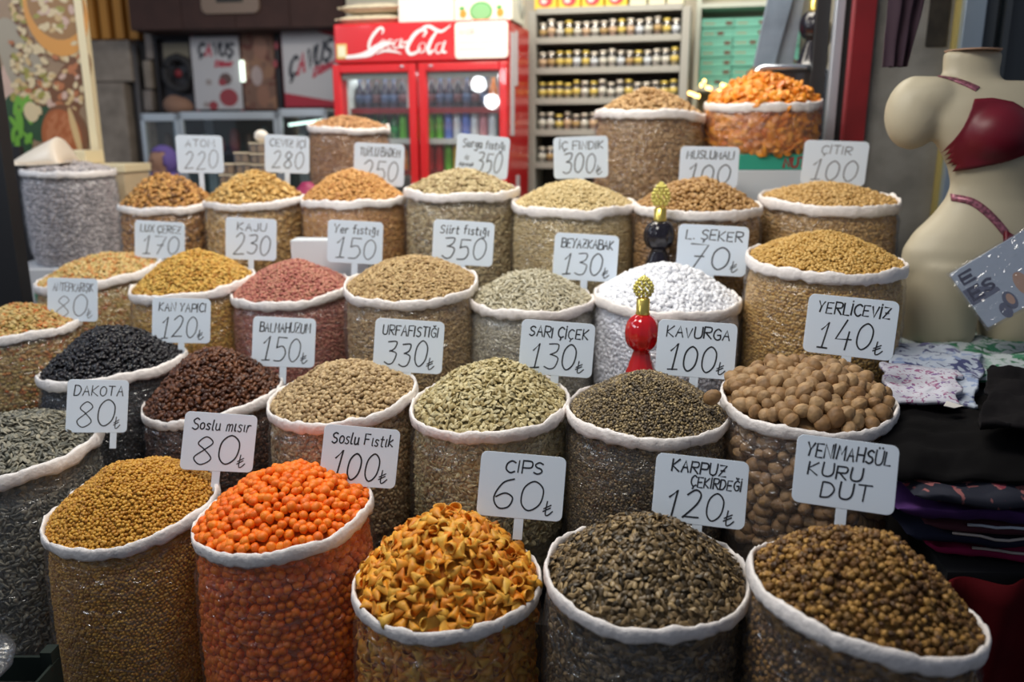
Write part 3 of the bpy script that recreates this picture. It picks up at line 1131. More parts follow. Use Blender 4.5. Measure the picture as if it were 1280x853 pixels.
def sign(cx, cy, wpx, hpx, roll, d, title, price, label, faded=False, stem=30, title2=None, small=None, side=0.):
    W, Hh = wpx * d / FPX, hpx * d / FPX
    C = P(cx, cy, d)
    yaw = math.atan2(-C.x, C.y) * .7
    el = elev(cy)
    sl = stem * d / FPX + Hh / 2
    R = Euler((-el * .8, rad(roll), yaw)).to_matrix()
    base = C - R @ Vector((0, 0, sl))
    t = thing('price_sign', label, 'sign', base, (-el * .8, rad(roll), yaw), 'white handwritten price signs')
    mb = MB()
    mb.prism(rrect(W, Hh, W * .075, 5, 0, sl), -.0015, .0015)
    mb.obj('board', BOARD, t, bevel=.0007)
    mb = MB()
    so = side * W
    mb.bb(so - W * .055, so + W * .055, -.001, .0012, 0, sl - Hh * .48)
    mb.obj('stem', BOARD, t, bevel=.0006)
    ink = INK_FADED if faded else INK
    pen = .0030 * (W / .17)
    yf = -.0021
    L, Rr = -W * .43, W * .43

    def Z(f):      # fraction of the height from the top
        return sl + Hh / 2 - f * Hh
    if title2 == 'three':
        ls = title.split('|')
        for i, (s_, x0, x1, a, b_) in enumerate(((ls[0], L * .92, Rr * .98, .10, .30), (ls[1], L * .85, W * .16, .38, .57), (ls[2], -W * .22, W * .26, .62, .86))):
            mb = MB()
            write(mb, s_, x0, x1, Z(b_), Z(a), pen, yf, slant=.1, squeeze=False)
            mb.obj('lettering', ink, t)
        return t
    if title2:
        mb = MB()
        write(mb, title, L * .75, W * .26, Z(.25), Z(.08), pen, yf, squeeze=False)
        write(mb, title2, L * .25, Rr, Z(.44), Z(.29), pen * .9, yf, squeeze=False)
        mb.obj('lettering', ink, t)
        a, b_ = .50, .92
    else:
        mb = MB()
        write(mb, title, L * .9, Rr * .95, Z(.30), Z(.11), pen, yf, squeeze=len(title) < 6)
        mb.obj('lettering', ink, t)
        a, b_ = .40, .88
    mb = MB()
    lira = price.endswith('$')
    num = price.rstrip('$')
    x0 = L * .8 if not small else -W * .12
    write(mb, num, x0, Rr * (.55 if lira else .8), Z(b_), Z(a), pen * 1.1, yf, slant=.12, squeeze=len(num) < 3)
    if lira:
        write(mb, '$', W * .27, W * .38, Z(b_ + .04), Z(b_ - .18), pen * .8, yf)
    mb.obj('price_lettering', ink, t)
    if small:
        mb = MB()
        for i, s_ in enumerate(small):
            write(mb, s_, L, L + W * .26, Z(.58 + .17 * i), Z(.48 + .17 * i), pen * .8, yf, slant=.4)
        mb.obj('lettering', ink, t)
    return t


SG = [
    (250, 193, 55, 46, 1, 3.72, 'ATOM', '220', True, 22), (359, 193, 54, 46, 3, 3.62, 'CEVIZ İÇİ', '280', False, 22),
    (474, 206, 62, 52, 3, 3.60, 'TUZLU BADEM', '250', False, 12), (603, 196, 66, 52, 5, 3.50, 'Surga fıstığı', '350', False, 12),
    (726, 197, 68, 51, -2, 3.35, 'İÇ FINDIK', '300$', False, 16), (886, 209, 72, 50, 1, 3.30, 'MUSLUMALI', '100', False, 12),
    (1043, 204, 76, 54, 2, 3.30, 'ÇITIR', '100', True, 12), (200, 300, 58, 46, 5, 3.42, 'LUX ÇEREZ', '170', False, 14),
    (314, 299, 61, 52, 4, 3.22, 'KAJU', '230', False, 28), (444, 303, 68, 53, 4, 3.10, 'Yer fıstığı', '150', False, 22),
    (579, 304, 76, 55, 4, 2.95, 'Siirt fıstığı', '350', False, 22), (732, 322, 80, 58, 3, 2.92, 'BEYAZKABAK', '130$', False, 16),
    (890, 313, 86, 62, 2, 2.88, 'L. ŞEKER', '70$', False, 16), (91, 375, 56, 54, 5, 2.98, 'ANTEPKARIŞIK', '80$', True, 22),
    (227, 401, 68, 56, 5, 2.76, 'KAN YAPICI', '120$', False, 24), (355, 428, 76, 62, 5, 2.66, 'BALMAHUZUM', '150$', False, 22),
    (511, 433, 86, 66, 5, 2.42, 'URFAFISTIĞI', '330$', False, 16), (696, 436, 92, 68, 4, 2.30, 'SARI ÇİÇEK', '130$', False, 22),
    (870, 437, 97, 70, 2, 2.24, 'KAVURGA', '100$', False, 20), (1063, 409, 106, 74, 3, 2.20, 'YERLİCEVİZ', '140$', False, 22),
    (122, 508, 69, 66, 7, 2.32, 'DAKOTA', '80$', False, 20), (274, 553, 86, 72, 9, 2.15, 'Soslu mısır', '80$', False, 26),
    (450, 571, 94, 74, 8, 2.04, 'Soslu Fıstık', '100$', False, 18), (652, 608, 107, 80, 5, 1.88, 'CIPS', '60$', False, 26),
    (875, 614, 114, 84, 3, 1.78, 'KARPUZ', '120$', False, 22), (1056, 593, 120, 86, 2, 1.66, 'YENIMAHSÜL|KURU|DUT', '', False, 26),
]
for s_ in SG:
    cx, cy, wp, hp, rl, d, ti, pr, fd, stm = s_
    words_ = {'ATOM': 'reading ATOM 220', 'KARPUZ': 'reading KARPUZ ÇEKIRDEGI 120'}
    txt = ti.replace('|', ' ')
    lb = 'white rounded price sign reading %s %s' % (txt, pr.rstrip('$'))
    if ti == 'KARPUZ':
        lb = 'white rounded price sign reading KARPUZ ÇEKİRDEĞİ 120'
    sign(cx, cy, wp, hp, rl, d, ti, pr, lb.strip(), fd, stm,
         title2='ÇEKİRDEĞİ' if ti == 'KARPUZ' else ('three' if '|' in ti else None), small=('iç', 'kavruk') if ti.startswith('Surga') else None,
         side={'DAKOTA': .28, 'Soslu Fıstık': 0., 'KAVURGA': 0, 'Siirt fıstığı': 0}.get(ti, 0.))


# ------------------------------------------------------------------ ground, steps, walls
DARK = mat('dark_stall_boards', (.03, .027, .025), .8, noise_amt=.4, noise_scale=6)


def slab(name, poly, z0, z1, m, **kw):
    mb = MB()
    n = len(poly)
    mb.add([(x, y, z0) for x, y in poly] + [(x, y, z1) for x, y in poly],
           [tuple(range(n - 1, -1, -1)), tuple(range(n, 2 * n))] + [(i, (i + 1) % n, n + (i + 1) % n, n + i) for i in range(n)])
    return mb.obj(name, m, **kw)


mb = MB()
mb.bb(-7, 7, -3, 10, -.1, 0)
struct(mb.obj('floor', mat('worn_floor', (.06, .058, .055), .7, noise_amt=.4, noise_scale=3)))


def row_step(keys, z, label, extra=.24, back=.26):
    cs = [SACKS[k]['C'] for k in keys]
    a, b = cs[0], cs[-1]
    dr = Vector((b.x - a.x, b.y - a.y, 0)).normalized()
    pts = [Vector((a.x, a.y, 0)) - dr * extra] + [Vector((c.x, c.y, 0)) for c in cs] + [Vector((b.x, b.y, 0)) + dr * extra]
    nn = Vector((-dr.y, dr.x, 0))
    poly = [(q - nn * .17).to_tuple()[:2] for q in pts] + [(q + nn * back).to_tuple()[:2] for q in reversed(pts)]
    o = slab('display_step', poly, 0, z - .001, DARK)
    tag(o, label, 'stand')


row_step(['S2', 'S3', 'S4', 'S5', 'S6'], .30, 'low dark display step under the second row of sacks', back=.2)
row_step(['T0', 'T1', 'T2', 'T3', 'T4', 'T5', 'T6', 'T7'], .62, 'dark display step under the third row of sacks', back=.18)
row_step(['R1', 'R2', 'R3', 'R4', 'R5', 'R6', 'R7'], .88, 'high dark display step under the fourth row of sacks', back=.16)


def rot_thing(pl, name, label, cat, s=0., z=0., off=0., group=None):
    q = pl.o + pl.u * s - pl.n * off
    return thing(name, label, cat, (q.x, q.y, z), (0, 0, pl.a), group)


def zst(pl, px, py, back=0.):
    s, t = pl.st(px, py, back)
    return s, t + pl.o.z


BW = Plane(640, 175, 6.1, 13)
sl, _ = BW.st(437, 100)
sr, _ = BW.st(1075, 100)
e = bpy.data.objects.new('wall_back', None)
COL.objects.link(e)
e.location = (BW.o.x, BW.o.y, 0)
e.rotation_euler = (0, 0, BW.a)
e['kind'] = 'structure'
mb = MB()
mb.bb(sl, sr, 0, .12, 0, 3.4)
mb.obj('plaster', mat('cream_shop_wall', (.62, .56, .44), .8, noise_amt=.15), e)

# right-hand wall behind the mannequin
RW = Plane(1065, 175, 3.75, 8)
rw = bpy.data.objects.new('wall_right', None)
COL.objects.link(rw)
rw.location = (RW.o.x, RW.o.y, 0)
rw.rotation_euler = (0, 0, RW.a)
rw['kind'] = 'structure'
mb = MB()
sE, _ = RW.st(1400, 100)
mb.bb(0, sE + 1, 0, .15, 0, 3.2)
mb.obj('plaster', mat('grey_plaster', (.30, .285, .255), .9, noise_amt=.30, noise_scale=7, bump=.3), rw)
mb = MB()
s0, _ = RW.st(1157, 50)
s1, _ = RW.st(1182, 50)
mb.bb(s0, s1, -.012, 0, 1.95, 3.2)
mb.obj('dark_stain', mat('sooty_dark', (.035, .028, .02), .8, noise_amt=.5, noise_scale=20), rw)  # dark stain on the plaster, built as a thin patch


def post(name, pl, p0, p1, dep, m, label, cat, z0=0., z1=3.2, off=0.):
    a, _ = pl.st(p0, 90)
    b, _ = pl.st(p1, 90)
    t = rot_thing(pl, name, label, cat, (a + b) / 2, z0, off)
    h = (b - a) / 2
    mb = MB()
    mb.bb(-h, h, -dep, 0, 0, z1 - z0)
    mb.obj('post_body', m, t, bevel=.004)
    return t, h


SILVER = mat('silver_metal', (.58, .63, .70), .38, metal=.6)
RED = mat('red_paint', (.24, .010, .014), .45, noise_amt=.2)
t, h = post('red_post', RW, 1057, 1084, .06, RED, 'dark red painted post left of the mannequin', 'post', off=.0)
PW = Plane(1040, 175, 3.85, 8)
t, h = post('silver_post', PW, 1035, 1047, .05, SILVER, 'pale silver post beside the dark red one', 'post')
mb = MB()
mb.bb(h, h + .035, -.03, 0, 0, 3.2)
mb.obj('black_strip', mat('strip_black', (.015, .015, .017), .6), t)  # plain black strip filling the gap between the two posts
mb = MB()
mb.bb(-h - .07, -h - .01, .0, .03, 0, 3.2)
mb.obj('shadow_gap_strip', mat('strip_black'), t)  # black strip added as the painted shade of a gap
t, h = post('silver_pole', RW, 1187, 1213, .09, mat('grey_blue_metal', (.38, .46, .54), .28, metal=.5), 'grey blue metal pole behind the mannequin neck', 'pole', z0=0, off=-.002)
mb = MB()
mb.bb(-h - .012, -h, -.05, 0, 0, 3.2)
mb.obj('yellow_edge', mat('yellow_edge', (.45, .36, .12), .6), t)
# dark glass door at the right edge
dr = bpy.data.objects.new('door_1', None)
COL.objects.link(dr)
a_, _ = RW.st(1216, 90)
q = RW.o + RW.u * a_ + RW.n * .02
dr.location = (q.x, q.y, 0)
dr.rotation_euler = (0, 0, RW.a)
dr['kind'] = 'structure'
mb = MB()
mb.bb(.05, .95, -.01, 0, .1, 2.9)
mb.obj('dark_pane', mat('dark_door_glass', (.015, .02, .025), .08, spec=.8), dr)
mb = MB()
mb.bb(0, .05, -.03, .005, 0, 3.0)
mb.bb(.95, 1.0, -.03, .005, 0, 3.0)
mb.bb(.05, .95, -.03, .005, 0, .1)
mb.bb(.05, .95, -.03, .005, 2.9, 3.0)
mb.bb(.075, .10, -.05, -.03, .9, 2.2)
mb.obj('door_frame', mat('dark_grey_metal', (.08, .09, .10), .4, metal=.5), dr)

# ------------------------------------------------------------------ fridge
FP = Plane(635, 213, 4.70, 14)
CR = mat('fridge_red', (.66, .02, .025), .3, spec=.5, coat=.3)
CR_IN = mat('fridge_inner_white', (.62, .64, .60), .5)
WH = mat('fridge_white', (.88, .88, .88), .4)
sL, zT = zst(FP, 418, 31)
sR, _ = zst(FP, 635, 22)
D = .52
fr = rot_thing(FP, 'drinks_fridge', 'tall red two-door glass drinks fridge with white script on its header', 'fridge')
mb = MB()
mb.bb(sL, sL + .04, .03, D, 0, zT)
mb.bb(sR - .04, sR, .03, D, 0, zT)
mb.bb(sL + .04, sR - .04, D - .04, D, .0, zT)
mb.bb(sL + .04, sR - .04, .03, D - .04, zT - .24, zT)
mb.bb(sL + .04, sR - .04, .03, D - .04, 0, .3)
mb.obj('cabinet', CR, fr, bevel=.008)
mb = MB()
mb.bb(sL + .041, sL + .05, .04, D - .05, .3, zT - .24)
mb.bb(sR - .05, sR - .041, .04, D - .05, .3, zT - .24)
mb.bb(sL + .05, sR - .05, D - .055, D - .045, .3, zT - .24)
mb.obj('inner_lining', CR_IN, fr)
_, zH = zst(FP, 525, 78)
mb = MB()
mb.bb(sL, sR, -.02, .03, zH, zT)
hd = mb.obj('header', CR, fr, bevel=.012)


def fpt(X, Y):
    return zst(FP, 410 + X / 3.554, Y / 3.554, back=-.023)


def fline(mb, pts, wd, m=0, sm=True, closed=False):
    q = [fpt(*p_) for p_ in pts]
    if closed:
        q.append(q[0])
    if sm:
        q = crom(q, 6)
    if isinstance(wd, tuple):
        n = len(q)
        wd = [wd[0] + (wd[1] - wd[0]) * math.sin(PI * i / (n - 1)) for i in range(n)]
    ribbon(mb, q, wd, -.0235, m)


mb = MB()
fline(mb, [(240, 150), (246, 132), (234, 124), (214, 140), (190, 175), (182, 210), (194, 228), (216, 220)], (.006, .018))
fline(mb, [(240, 178), (228, 198), (236, 216), (252, 202), (254, 182), (240, 178)], (.003, .0075))
fline(mb, [(290, 182), (274, 176), (262, 196), (268, 214), (286, 210)], (.003, .0075))
fline(mb, [(318, 178), (302, 180), (292, 202), (302, 216), (320, 200), (326, 176)], (.003, .0075))
fline(mb, [(327, 174), (320, 206), (338, 206)], (.010, .014))
fline(mb, [(334, 190), (352, 186)], .010, sm=False)
fline(mb, [(424, 162), (436, 140), (420, 132), (392, 146), (364, 184), (352, 218), (366, 240), (394, 232), (410, 214)], (.008, .022))
fline(mb, [(398, 142), (424, 122), (452, 118), (482, 134), (508, 138), (545, 112)], (.005, .018))
fline(mb, [(418, 190), (402, 208), (408, 232), (428, 226), (434, 200), (418, 190)], (.003, .0075))
fline(mb, [(484, 140), (462, 172), (446, 212), (450, 236), (468, 224)], (.010, .020))
fline(mb, [(508, 192), (486, 196), (478, 222), (490, 238), (508, 218), (518, 188)], (.003, .0075))
fline(mb, [(520, 184), (508, 226), (524, 232)], (.010, .015))
mb.obj('lettering', WH, hd)
mb = MB()
top_ = crom([(80, 246), (130, 240), (170, 226), (205, 202), (250, 184), (300, 192)], 6)
bot_ = crom([(80, 262), (140, 258), (190, 250), (225, 224), (262, 202), (300, 196)], 6)
qs = [fpt(*p_) for p_ in top_] + [fpt(*p_) for p_ in reversed(bot_)]
nn = len(top_)
vs = [(x, -.0238, z) for x, z in qs]
mb.add(vs, [(i, i + 1, 2 * nn - 2 - i, 2 * nn - 1 - i) for i in range(nn - 1)])
fline(mb, [(215, 240), (250, 226), (290, 228), (325, 238)], (.004, .014))
mb.obj('white_ribbon_mark', WH, hd)
# paper notice and sticker on the header
a, b = fpt(566, 262), fpt(800, 92)
mb = MB()
mb.prism(rrect(b[0] - a[0], b[1] - a[1], .02, 4, (a[0] + b[0]) / 2, (a[1] + b[1]) / 2), -.027, -.021)
nt_ = mb.obj('notice_board', mat('notice_paper', (.86, .82, .74), .6), hd)
mb = MB()
for k, (ya, yb, tx) in enumerate(((150, 128, 'BU DOLAP KULLANILIR'), (195, 172, 'SATILAMAZ'), (225, 210, 'BILGI ALINIZ'))):
    x0, z0 = fpt(582, ya)
    x1, z1 = fpt(782, yb)
    mb.bb(x0, x1 - .05 * k, -.0276, -.0274, z0 + .004, z0 + .007)
write(mb, 'EN ÇOK', fpt(586, 150)[0], fpt(650, 150)[0], fpt(590, 155)[1], fpt(590, 128)[1], .004, -.0278, m=0, squeeze=False)
mb.obj('lettering', mat('pale_print', (.50, .46, .42), .7), nt_)
a, b = fpt(40, 262), fpt(82, 195)
mb = MB()
mb.bb(a[0], b[0], -.0235, -.021, a[1], b[1])
mb.bb(a[0] + .01, b[0] - .01, -.0245, -.0235, a[1] + .012, b[1] - .012, 1)
mb.obj('sticker', [mat('sticker_gold', (.75, .55, .18), .5), mat('sticker_cream', (.85, .82, .6), .5)], hd)
FGLASS = film_mat('fridge_glass', tint=(.90, .93, .93), haze=.03, gloss=.10, rough=.02, bump=0)
for (x0, x1, hs) in ((417.5, 521, 1), (524, 635, -1)):
    a = zst(FP, x0, 100)[0]
    b = zst(FP, x1, 100)[0]
    zt = zH - .006
    zb = .32
    t_ = .046
    mb = MB()
    mb.bb(a, a + t_, -.02, .028, zb, zt)
    mb.bb(b - t_, b, -.02, .028, zb, zt)
    mb.bb(a + t_, b - t_, -.02, .028, zt - t_, zt)
    mb.bb(a + t_, b - t_, -.02, .028, zb, zb + t_)
    dd = mb.obj('door', CR, fr, bevel=.006)
    mb = MB()
    mb.add([(a + t_, 0, zb + t_), (b - t_, 0, zb + t_), (b - t_, 0, zt - t_), (a + t_, 0, zt - t_)], [(0, 1, 2, 3)])
    mb.obj('glass_pane', FGLASS, dd)
    mb = MB()
    mb.bb(a + t_, b - t_, .012, .028, zt - t_ - .035, zt - t_)
    mb.obj('gasket', mat('gasket_grey', (.45, .47, .42), .5), dd)
    mb = MB()
    xx = (b - .02) if hs == 1 else (a + .02)
    mb.tube([(xx, -.05, .9), (xx, -.05, 1.25)], .009, 8)
    mb.bb(xx - .008, xx + .008, -.05, -.018, .92, .94)
    mb.bb(xx - .008, xx + .008, -.05, -.018, 1.21, 1.23)
    mb.obj('door_handle', CR, dd)
    mb = MB()
    mb.lathe([(.0, 0), (.012, 0), (.012, .01), (0, .012)], 12, (xx - .06 * hs, -.02, zt - .02))
    mb.obj('lock', SILVER, dd)
fin = zst(FP, 420, 100)[0] + .06, zst(FP, 633, 100)[0] - .06
shelf_z = []
for yy, red in ((136, 1), (174, 0), (213, 1), (252, 0)):
    _, z = zst(FP, 575, yy, back=.16)
    shelf_z.append(z)
    mb = MB()
    mb.bb(fin[0], fin[1], .07, D - .07, z - .02, z)
    mb.bb(fin[0], fin[1], .062, .07, z - .028, z + .004, 1)
    mb.obj('shelf', [mat('wire_shelf_white', (.6, .62, .6), .5), RED if red else mat('wire_shelf_grey', (.5, .52, .52), .4)], fr)
mb = MB()
mb.bb(sR, sR + .003, .06, .14, zT - .62, zT - .06)
mb.bb(sR, sR + .003, .16, .22, zT - .34, zT - .04)
mb.bb(sR, sR + .003, .20, .27, zT - 1.2, zT - .85)
mb.obj('side_notice', mat('side_paper', (.66, .66, .70), .6), fr)
fl = bpy.data.lights.new('fridge_lamp', 'AREA')
fl.shape = 'RECTANGLE'
fl.size = .9
fl.size_y = .1
fl.energy = 2.5
fl.color = (.85, .95, 1)
flo = bpy.data.objects.new('fridge_lamp', fl)
COL.objects.link(flo)
flo.parent = fr
flo.location = ((fin[0] + fin[1]) / 2, .14, zH - .05)


def drink(col, cap, h, r, lab, kind='bottle'):
    o = thing('drink_%s' % kind, lab, kind, (0, 0, 0))
    mb = MB()
    if kind == 'can':
        mb.lathe([(r * .8, 0), (r, .01), (r, h - .012), (r * .8, h)], 14)
        mb.obj('can_body', mat('drink_%s' % lab, col, .3, metal=.3), o, True)
        mb = MB()
        mb.lathe([(r * .78, h), (r * .78, h + .003), (0, h + .002)], 14)
        mb.obj('can_top', SILVER, o)
    else:
        mb.lathe([(r * .9, 0), (r, .01), (r, h * .55), (r * .85, h * .68), (r * .38, h * .86), (r * .36, h * .95)], 14)
        mb.obj('bottle_body', mat('drink_%s' % lab, col, .15, spec=.7), o, True)
        mb = MB()
        mb.lathe([(r * 1.02, h * .22), (r * 1.02, h * .48)], 14)
        mb.obj('bottle_label', mat('label_%s' % lab, cap, .5), o, True)
        mb = MB()
        mb.lathe([(r * .42, h * .94), (r * .42, h), (0, h)], 12)
        mb.obj('bottle_cap', mat('label_%s' % lab), o)
    return o


protos = {}


def put_drink(key, x, y, z, label, group):
    if key not in protos:
        c, cap, h, r, kd = DR[key]
        protos[key] = drink(c, cap, h, r, key, kd)
        o = protos[key]
    else:
        o = copy_tree(protos[key])
    q = Matrix.Rotation(FP.a, 4, 'Z') @ Vector((x, y, 0)) + Vector((FP.o.x, FP.o.y, 0))
    o.location = (q.x, q.y, z)
    o['label'] = label
    o['group'] = group


DR = {'dark': ((.035, .03, .04), (.16, .07, .08), .17, .026, 'bottle'), 'purple': ((.05, .045, .075), (.10, .14, .25), .17, .026, 'bottle'),
      'orange': ((.75, .22, .05), (.8, .3, .1), .17, .026, 'bottle'), 'darkgreen': ((.02, .16, .05), (.03, .3, .08), .15, .025, 'bottle'),
      'lime': ((.16, .55, .06), (.3, .7, .1), .15, .025, 'can'), 'blue': ((.15, .25, .75), (.8, .85, .95), .15, .025, 'can'),
      'white': ((.75, .82, .9), (.8, .8, .9), .15, .025, 'can'), 'pink': ((.7, .30, .35), (.8, .3, .3), .15, .025, 'can'),
      'red': ((.55, .03, .04), (.6, .05, .05), .15, .025, 'can'), 'yellow': ((.85, .62, .08), (.9, .7, .1), .15, .025, 'can')}
rows_ = [(0, 136, [(440 + 10.6 * i, 'purple' if i % 3 else 'dark') for i in range(7)] + [(540 + 11 * i, ('dark', 'purple', 'purple', 'dark', 'purple', 'dark', 'purple', 'orange')[i]) for i in range(8)]),
         (1, 174, [(446 + 12 * i, 'darkgreen') for i in range(5)] + [(505, 'lime')] + [(539 + 11 * i, ('lime', 'lime', 'blue', 'white', 'blue', 'white', 'pink', 'white')[i]) for i in range(8)]),
         (2, 213, [(446 + 12 * i, ('darkgreen', 'lime', 'darkgreen', 'red', 'yellow', 'orange')[i]) for i in range(6)] + [(539 + 11 * i, ('red', 'red', 'lime', 'yellow', 'yellow', 'red', 'lime', 'red')[i]) for i in range(8)])]
SN = ('top', 'second', 'third')
for k, yy, its in rows_:
    for px, key in its:
        s, _ = zst(FP, px, yy, back=.14)
        kd = DR[key][4]
        cn = {'darkgreen': 'dark green'}.get(key, key)
        side = 'left' if px < 520 else 'right'
        put_drink(key, s, .14, shelf_z[k] + .001, '%s drink %s behind the %s fridge door on the %s shelf' % (cn, kd, side, SN[k]), '%s %ss, %s shelf, %s door' % (cn, kd, SN[k], side))


def on_plane(pl, s, y, z):
    q = Matrix.Rotation(pl.a, 4, 'Z') @ Vector((s, y, 0)) + Vector((pl.o.x, pl.o.y, 0))
    return Vector((q.x, q.y, z))


# goods on top of the fridge
def carton(name, pl, x0, x1, ytop, ybot, dep, m, label, y0=.05, z0=None, group=None, back=None):
    a, za = zst(pl, x0, ybot, back=y0)
    b, zb = zst(pl, x1, ytop, back=y0)
    if z0 is not None:
        zb += z0 - za
        za = z0
    c = on_plane(pl, (a + b) / 2, y0 + dep / 2, za)
    t = thing(name, label, 'box', c, (0, 0, pl.a), group)
    hw = (b - a) / 2
    mb = MB()
    mb.bb(-hw, hw, -dep / 2, dep / 2, 0, zb - za)
    mb.obj('box_body', m, t, bevel=.004)
    mb = MB()
    mb.bb(-hw - .001, hw + .001, -dep / 2 - .001, -dep / 2, (zb - za) * .86, (zb - za) * .875)
    mb.obj('lid_seam', mat('seam_shadowless', (.35, .33, .30), .8), t)
    return t, hw, zb - za, dep


zF = zT + .001
SACKM = mat('cream_woven_sack', (.66, .58, .42), .8, noise_amt=.2, noise_scale=40, bump=.5)
for k, (x0, x1, dz) in enumerate(((416, 494, 0), (420, 496, .062))):
    a, _ = zst(FP, x0, 25)
    b, _ = zst(FP, x1, 25)
    c = on_plane(FP, (a + b) / 2, .2, zF + dz)
    t = thing('cream_sack', ('lower', 'upper')[k] + ' of two cream sacks lying on the fridge', 'sack', c, (0, 0, FP.a))
    mb = MB()

    def fs_(u, v, top=1, hw=(b - a) / 2):
        x, y = (u * 2 - 1), (v * 2 - 1)
        e_ = max(0, (1 - abs(x) ** 4) * (1 - abs(y) ** 4)) ** .5
        return Vector((x * hw, y * .16, .031 + top * (.030 * e_ + .004 * noise.noise(Vector((x * 5, y * 3, k))) * e_)))
    mb.grid(lambda u, v: fs_(u, v, 1), 20, 12)
    mb.grid(lambda u, v: fs_(u, 1 - v, -1), 20, 12)
    mb.obj('sack_body', SACKM, t, True)
    mb = MB()
    mb.tube([fs_(0, v_ / 6, 0) for v_ in range(7)], .006, 6)
    mb.obj('sewn_edge', SACKM, t)
t, hw, hh, dp = carton('white_carton', FP, 498, 566, -25, 23, .3, mat('white_card', (.78, .76, .70), .7), 'plain white carton in the middle on top of the fridge', z0=zF)
t, hw, hh, dp = carton('juice_carton', FP, 568, 640, -25, 20, .3, mat('cream_card', (.80, .80, .68), .7), 'cream carton with green oval and oranges on top of the fridge', z0=zF)
mb = MB()
cz = hh * .28


def oval(mb, cx, cz, rx, rz, y, m, n=20):
    mb.flat([(cx + rx * math.cos(2 * PI * i / n), cz + rz * math.sin(2 * PI * i / n)) for i in range(n)], y, m)


oval(mb, -.01, cz, .066, .052, -dp / 2 - .002, 0)
oval(mb, -.01, cz, .056, .043, -dp / 2 - .003, 3)
PFM = [mat('print_green', (.10, .38, .10), .6), mat('print_orange', (.85, .30, .04), .6), mat('print_red', (.6, .1, .06), .6), mat('print_pale_green', (.22, .50, .22), .6)]
mb.obj('printed_oval', PFM, t)
for sx in (-.115, .10):
    mb = MB()
    oval(mb, sx, cz - .01, .020, .022, -dp / 2 - .002, 1)
    oval(mb, sx - .006, cz + .018, .016, .012, -dp / 2 - .0025, 0)
    mb.obj('printed_fruit', PFM, t)
c = on_plane(FP, sR - .02, .28, zF)
t = thing('clear_bag', 'crumpled clear bag at the right end of the fridge top', 'bag', c, (0, 0, FP.a))
mb = MB()
mb.ell((0, 0, .12), (.05, .10, .12), 14, 10)
for i, v_ in enumerate(mb.v):
    q = Vector(v_)
    mb.v[i] = tuple(q * (1 + .25 * noise.noise(q * 18)))
mb.obj('bag_body', film_mat('shop_bag', tint=(.8, .85, .75), haze=.4, gloss=.15), t, True)

# ------------------------------------------------------------------ jar shelves
SP = Plane(665, 213, 5.35, 13)
GREY = mat('shelf_grey_metal', (.36, .35, .31), .5, metal=.2)
BLK = mat('shelf_back_dark', (.035, .033, .03), .8)
a, _ = zst(SP, 660, 100)
b, zt = zst(SP, 864, 7)
cab = rot_thing(SP, 'jar_shelf_unit', 'grey metal shelf unit with rows of small spice jars', 'shelf')
for x in (a, b - .05):
    mb = MB()
    mb.bb(x, x + .05, 0, .26, 0, zt)
    mb.obj('upright', GREY, cab, bevel=.004)
mb = MB()
mb.bb(a + .05, b - .05, .24, .26, .2, zt)
mb.obj('back_panel', BLK, cab)
JAR = [((.55, .45, .25), 'yellow'), ((.62, .58, .52), 'pale'), ((.40, .25, .15), 'brown'), ((.60, .62, .66), 'clear'), ((.66, .42, .30), 'pinkish')]
JG = film_mat('jar_glass', tint=(.9, .9, .9), haze=.05, gloss=.14, rough=.06, bump=0)
jp = []
for c_, nm in JAR:
    o = thing('spice_jar', '', 'jar', (0, 0, 0))
    mb = MB()
    mb.lathe([(.0, .0), (.022, 0), (.024, .004), (.024, .075), (.019, .084), (.019, .088)], 14)
    mb.obj('jar_glass', JG, o, True)
    mb = MB()
    mb.lathe([(.021, .003), (.0215, .062), (0, .064)], 12)
    mb.obj('spice', mat('spice_' + nm, c_, .7, noise_amt=.4, noise_scale=60), o, True)
    mb = MB()
    mb.lathe([(.0245, .028), (.0245, .056)], 14)
    mb.obj('jar_label', mat('jar_label_' + nm, {'yellow': (.66, .50, .12), 'pale': (.62, .60, .52), 'brown': (.45, .30, .12), 'clear': (.62, .66, .70), 'pinkish': (.60, .42, .26)}[nm], .6), o, True)
    mb = MB()
    mb.lathe([(.021, .086), (.022, .088), (.022, .102), (0, .103)], 14)
    mb.obj('lid', mat('jar_lid_' + nm, (.66, .60, .50) if nm != 'yellow' else (.72, .55, .12), .35, metal=.3), o, True)
    jp.append(o)
used_j = set()
shn = ['top', 'second', 'third', 'fourth', 'fifth', 'lowest']
for k, yy in enumerate((11, 48, 86, 124, 163, 204, 246)):
    _, z = zst(SP, 680, yy)
    mb = MB()
    mb.bb(a + .05, b - .05, .0, .24, z - .028, z)
    mb.bb(a + .05, b - .05, -.006, 0, z - .034, z + .004)
    mb.obj('shelf', GREY, cab, bevel=.003)
    if k == 0:
        ztop = z
        continue
    if k > 5:
        continue
    n = 16
    for i in range(n):
        s = a + .085 + (b - a - .17) * i / (n - 1)
        j = random.randrange(len(jp)) if k != 3 else (0 if i < 5 else random.choice((0, 1, 1)))
        if j in used_j:
            o = copy_tree(jp[j])
        else:
            o = jp[j]
            used_j.add(j)
        o.location = on_plane(SP, s, .04 + random.uniform(0, .02), z + .001)
        o.rotation_euler = (0, 0, random.uniform(0, 6))
        o.scale = (1, 1, random.uniform(.92, 1.12))
        o['label'] = '%s spice jar with metal lid on the %s shelf of jars' % (JAR[j][1], shn[k - 1])
        o['group'] = '%s spice jars, %s shelf' % (JAR[j][1], shn[k - 1])
for j, o in enumerate(jp):
    if j not in used_j:
        o.location = on_plane(SP, a + .3, .15, ztop + .3)
POS = ('first', 'second', 'third', 'fourth')
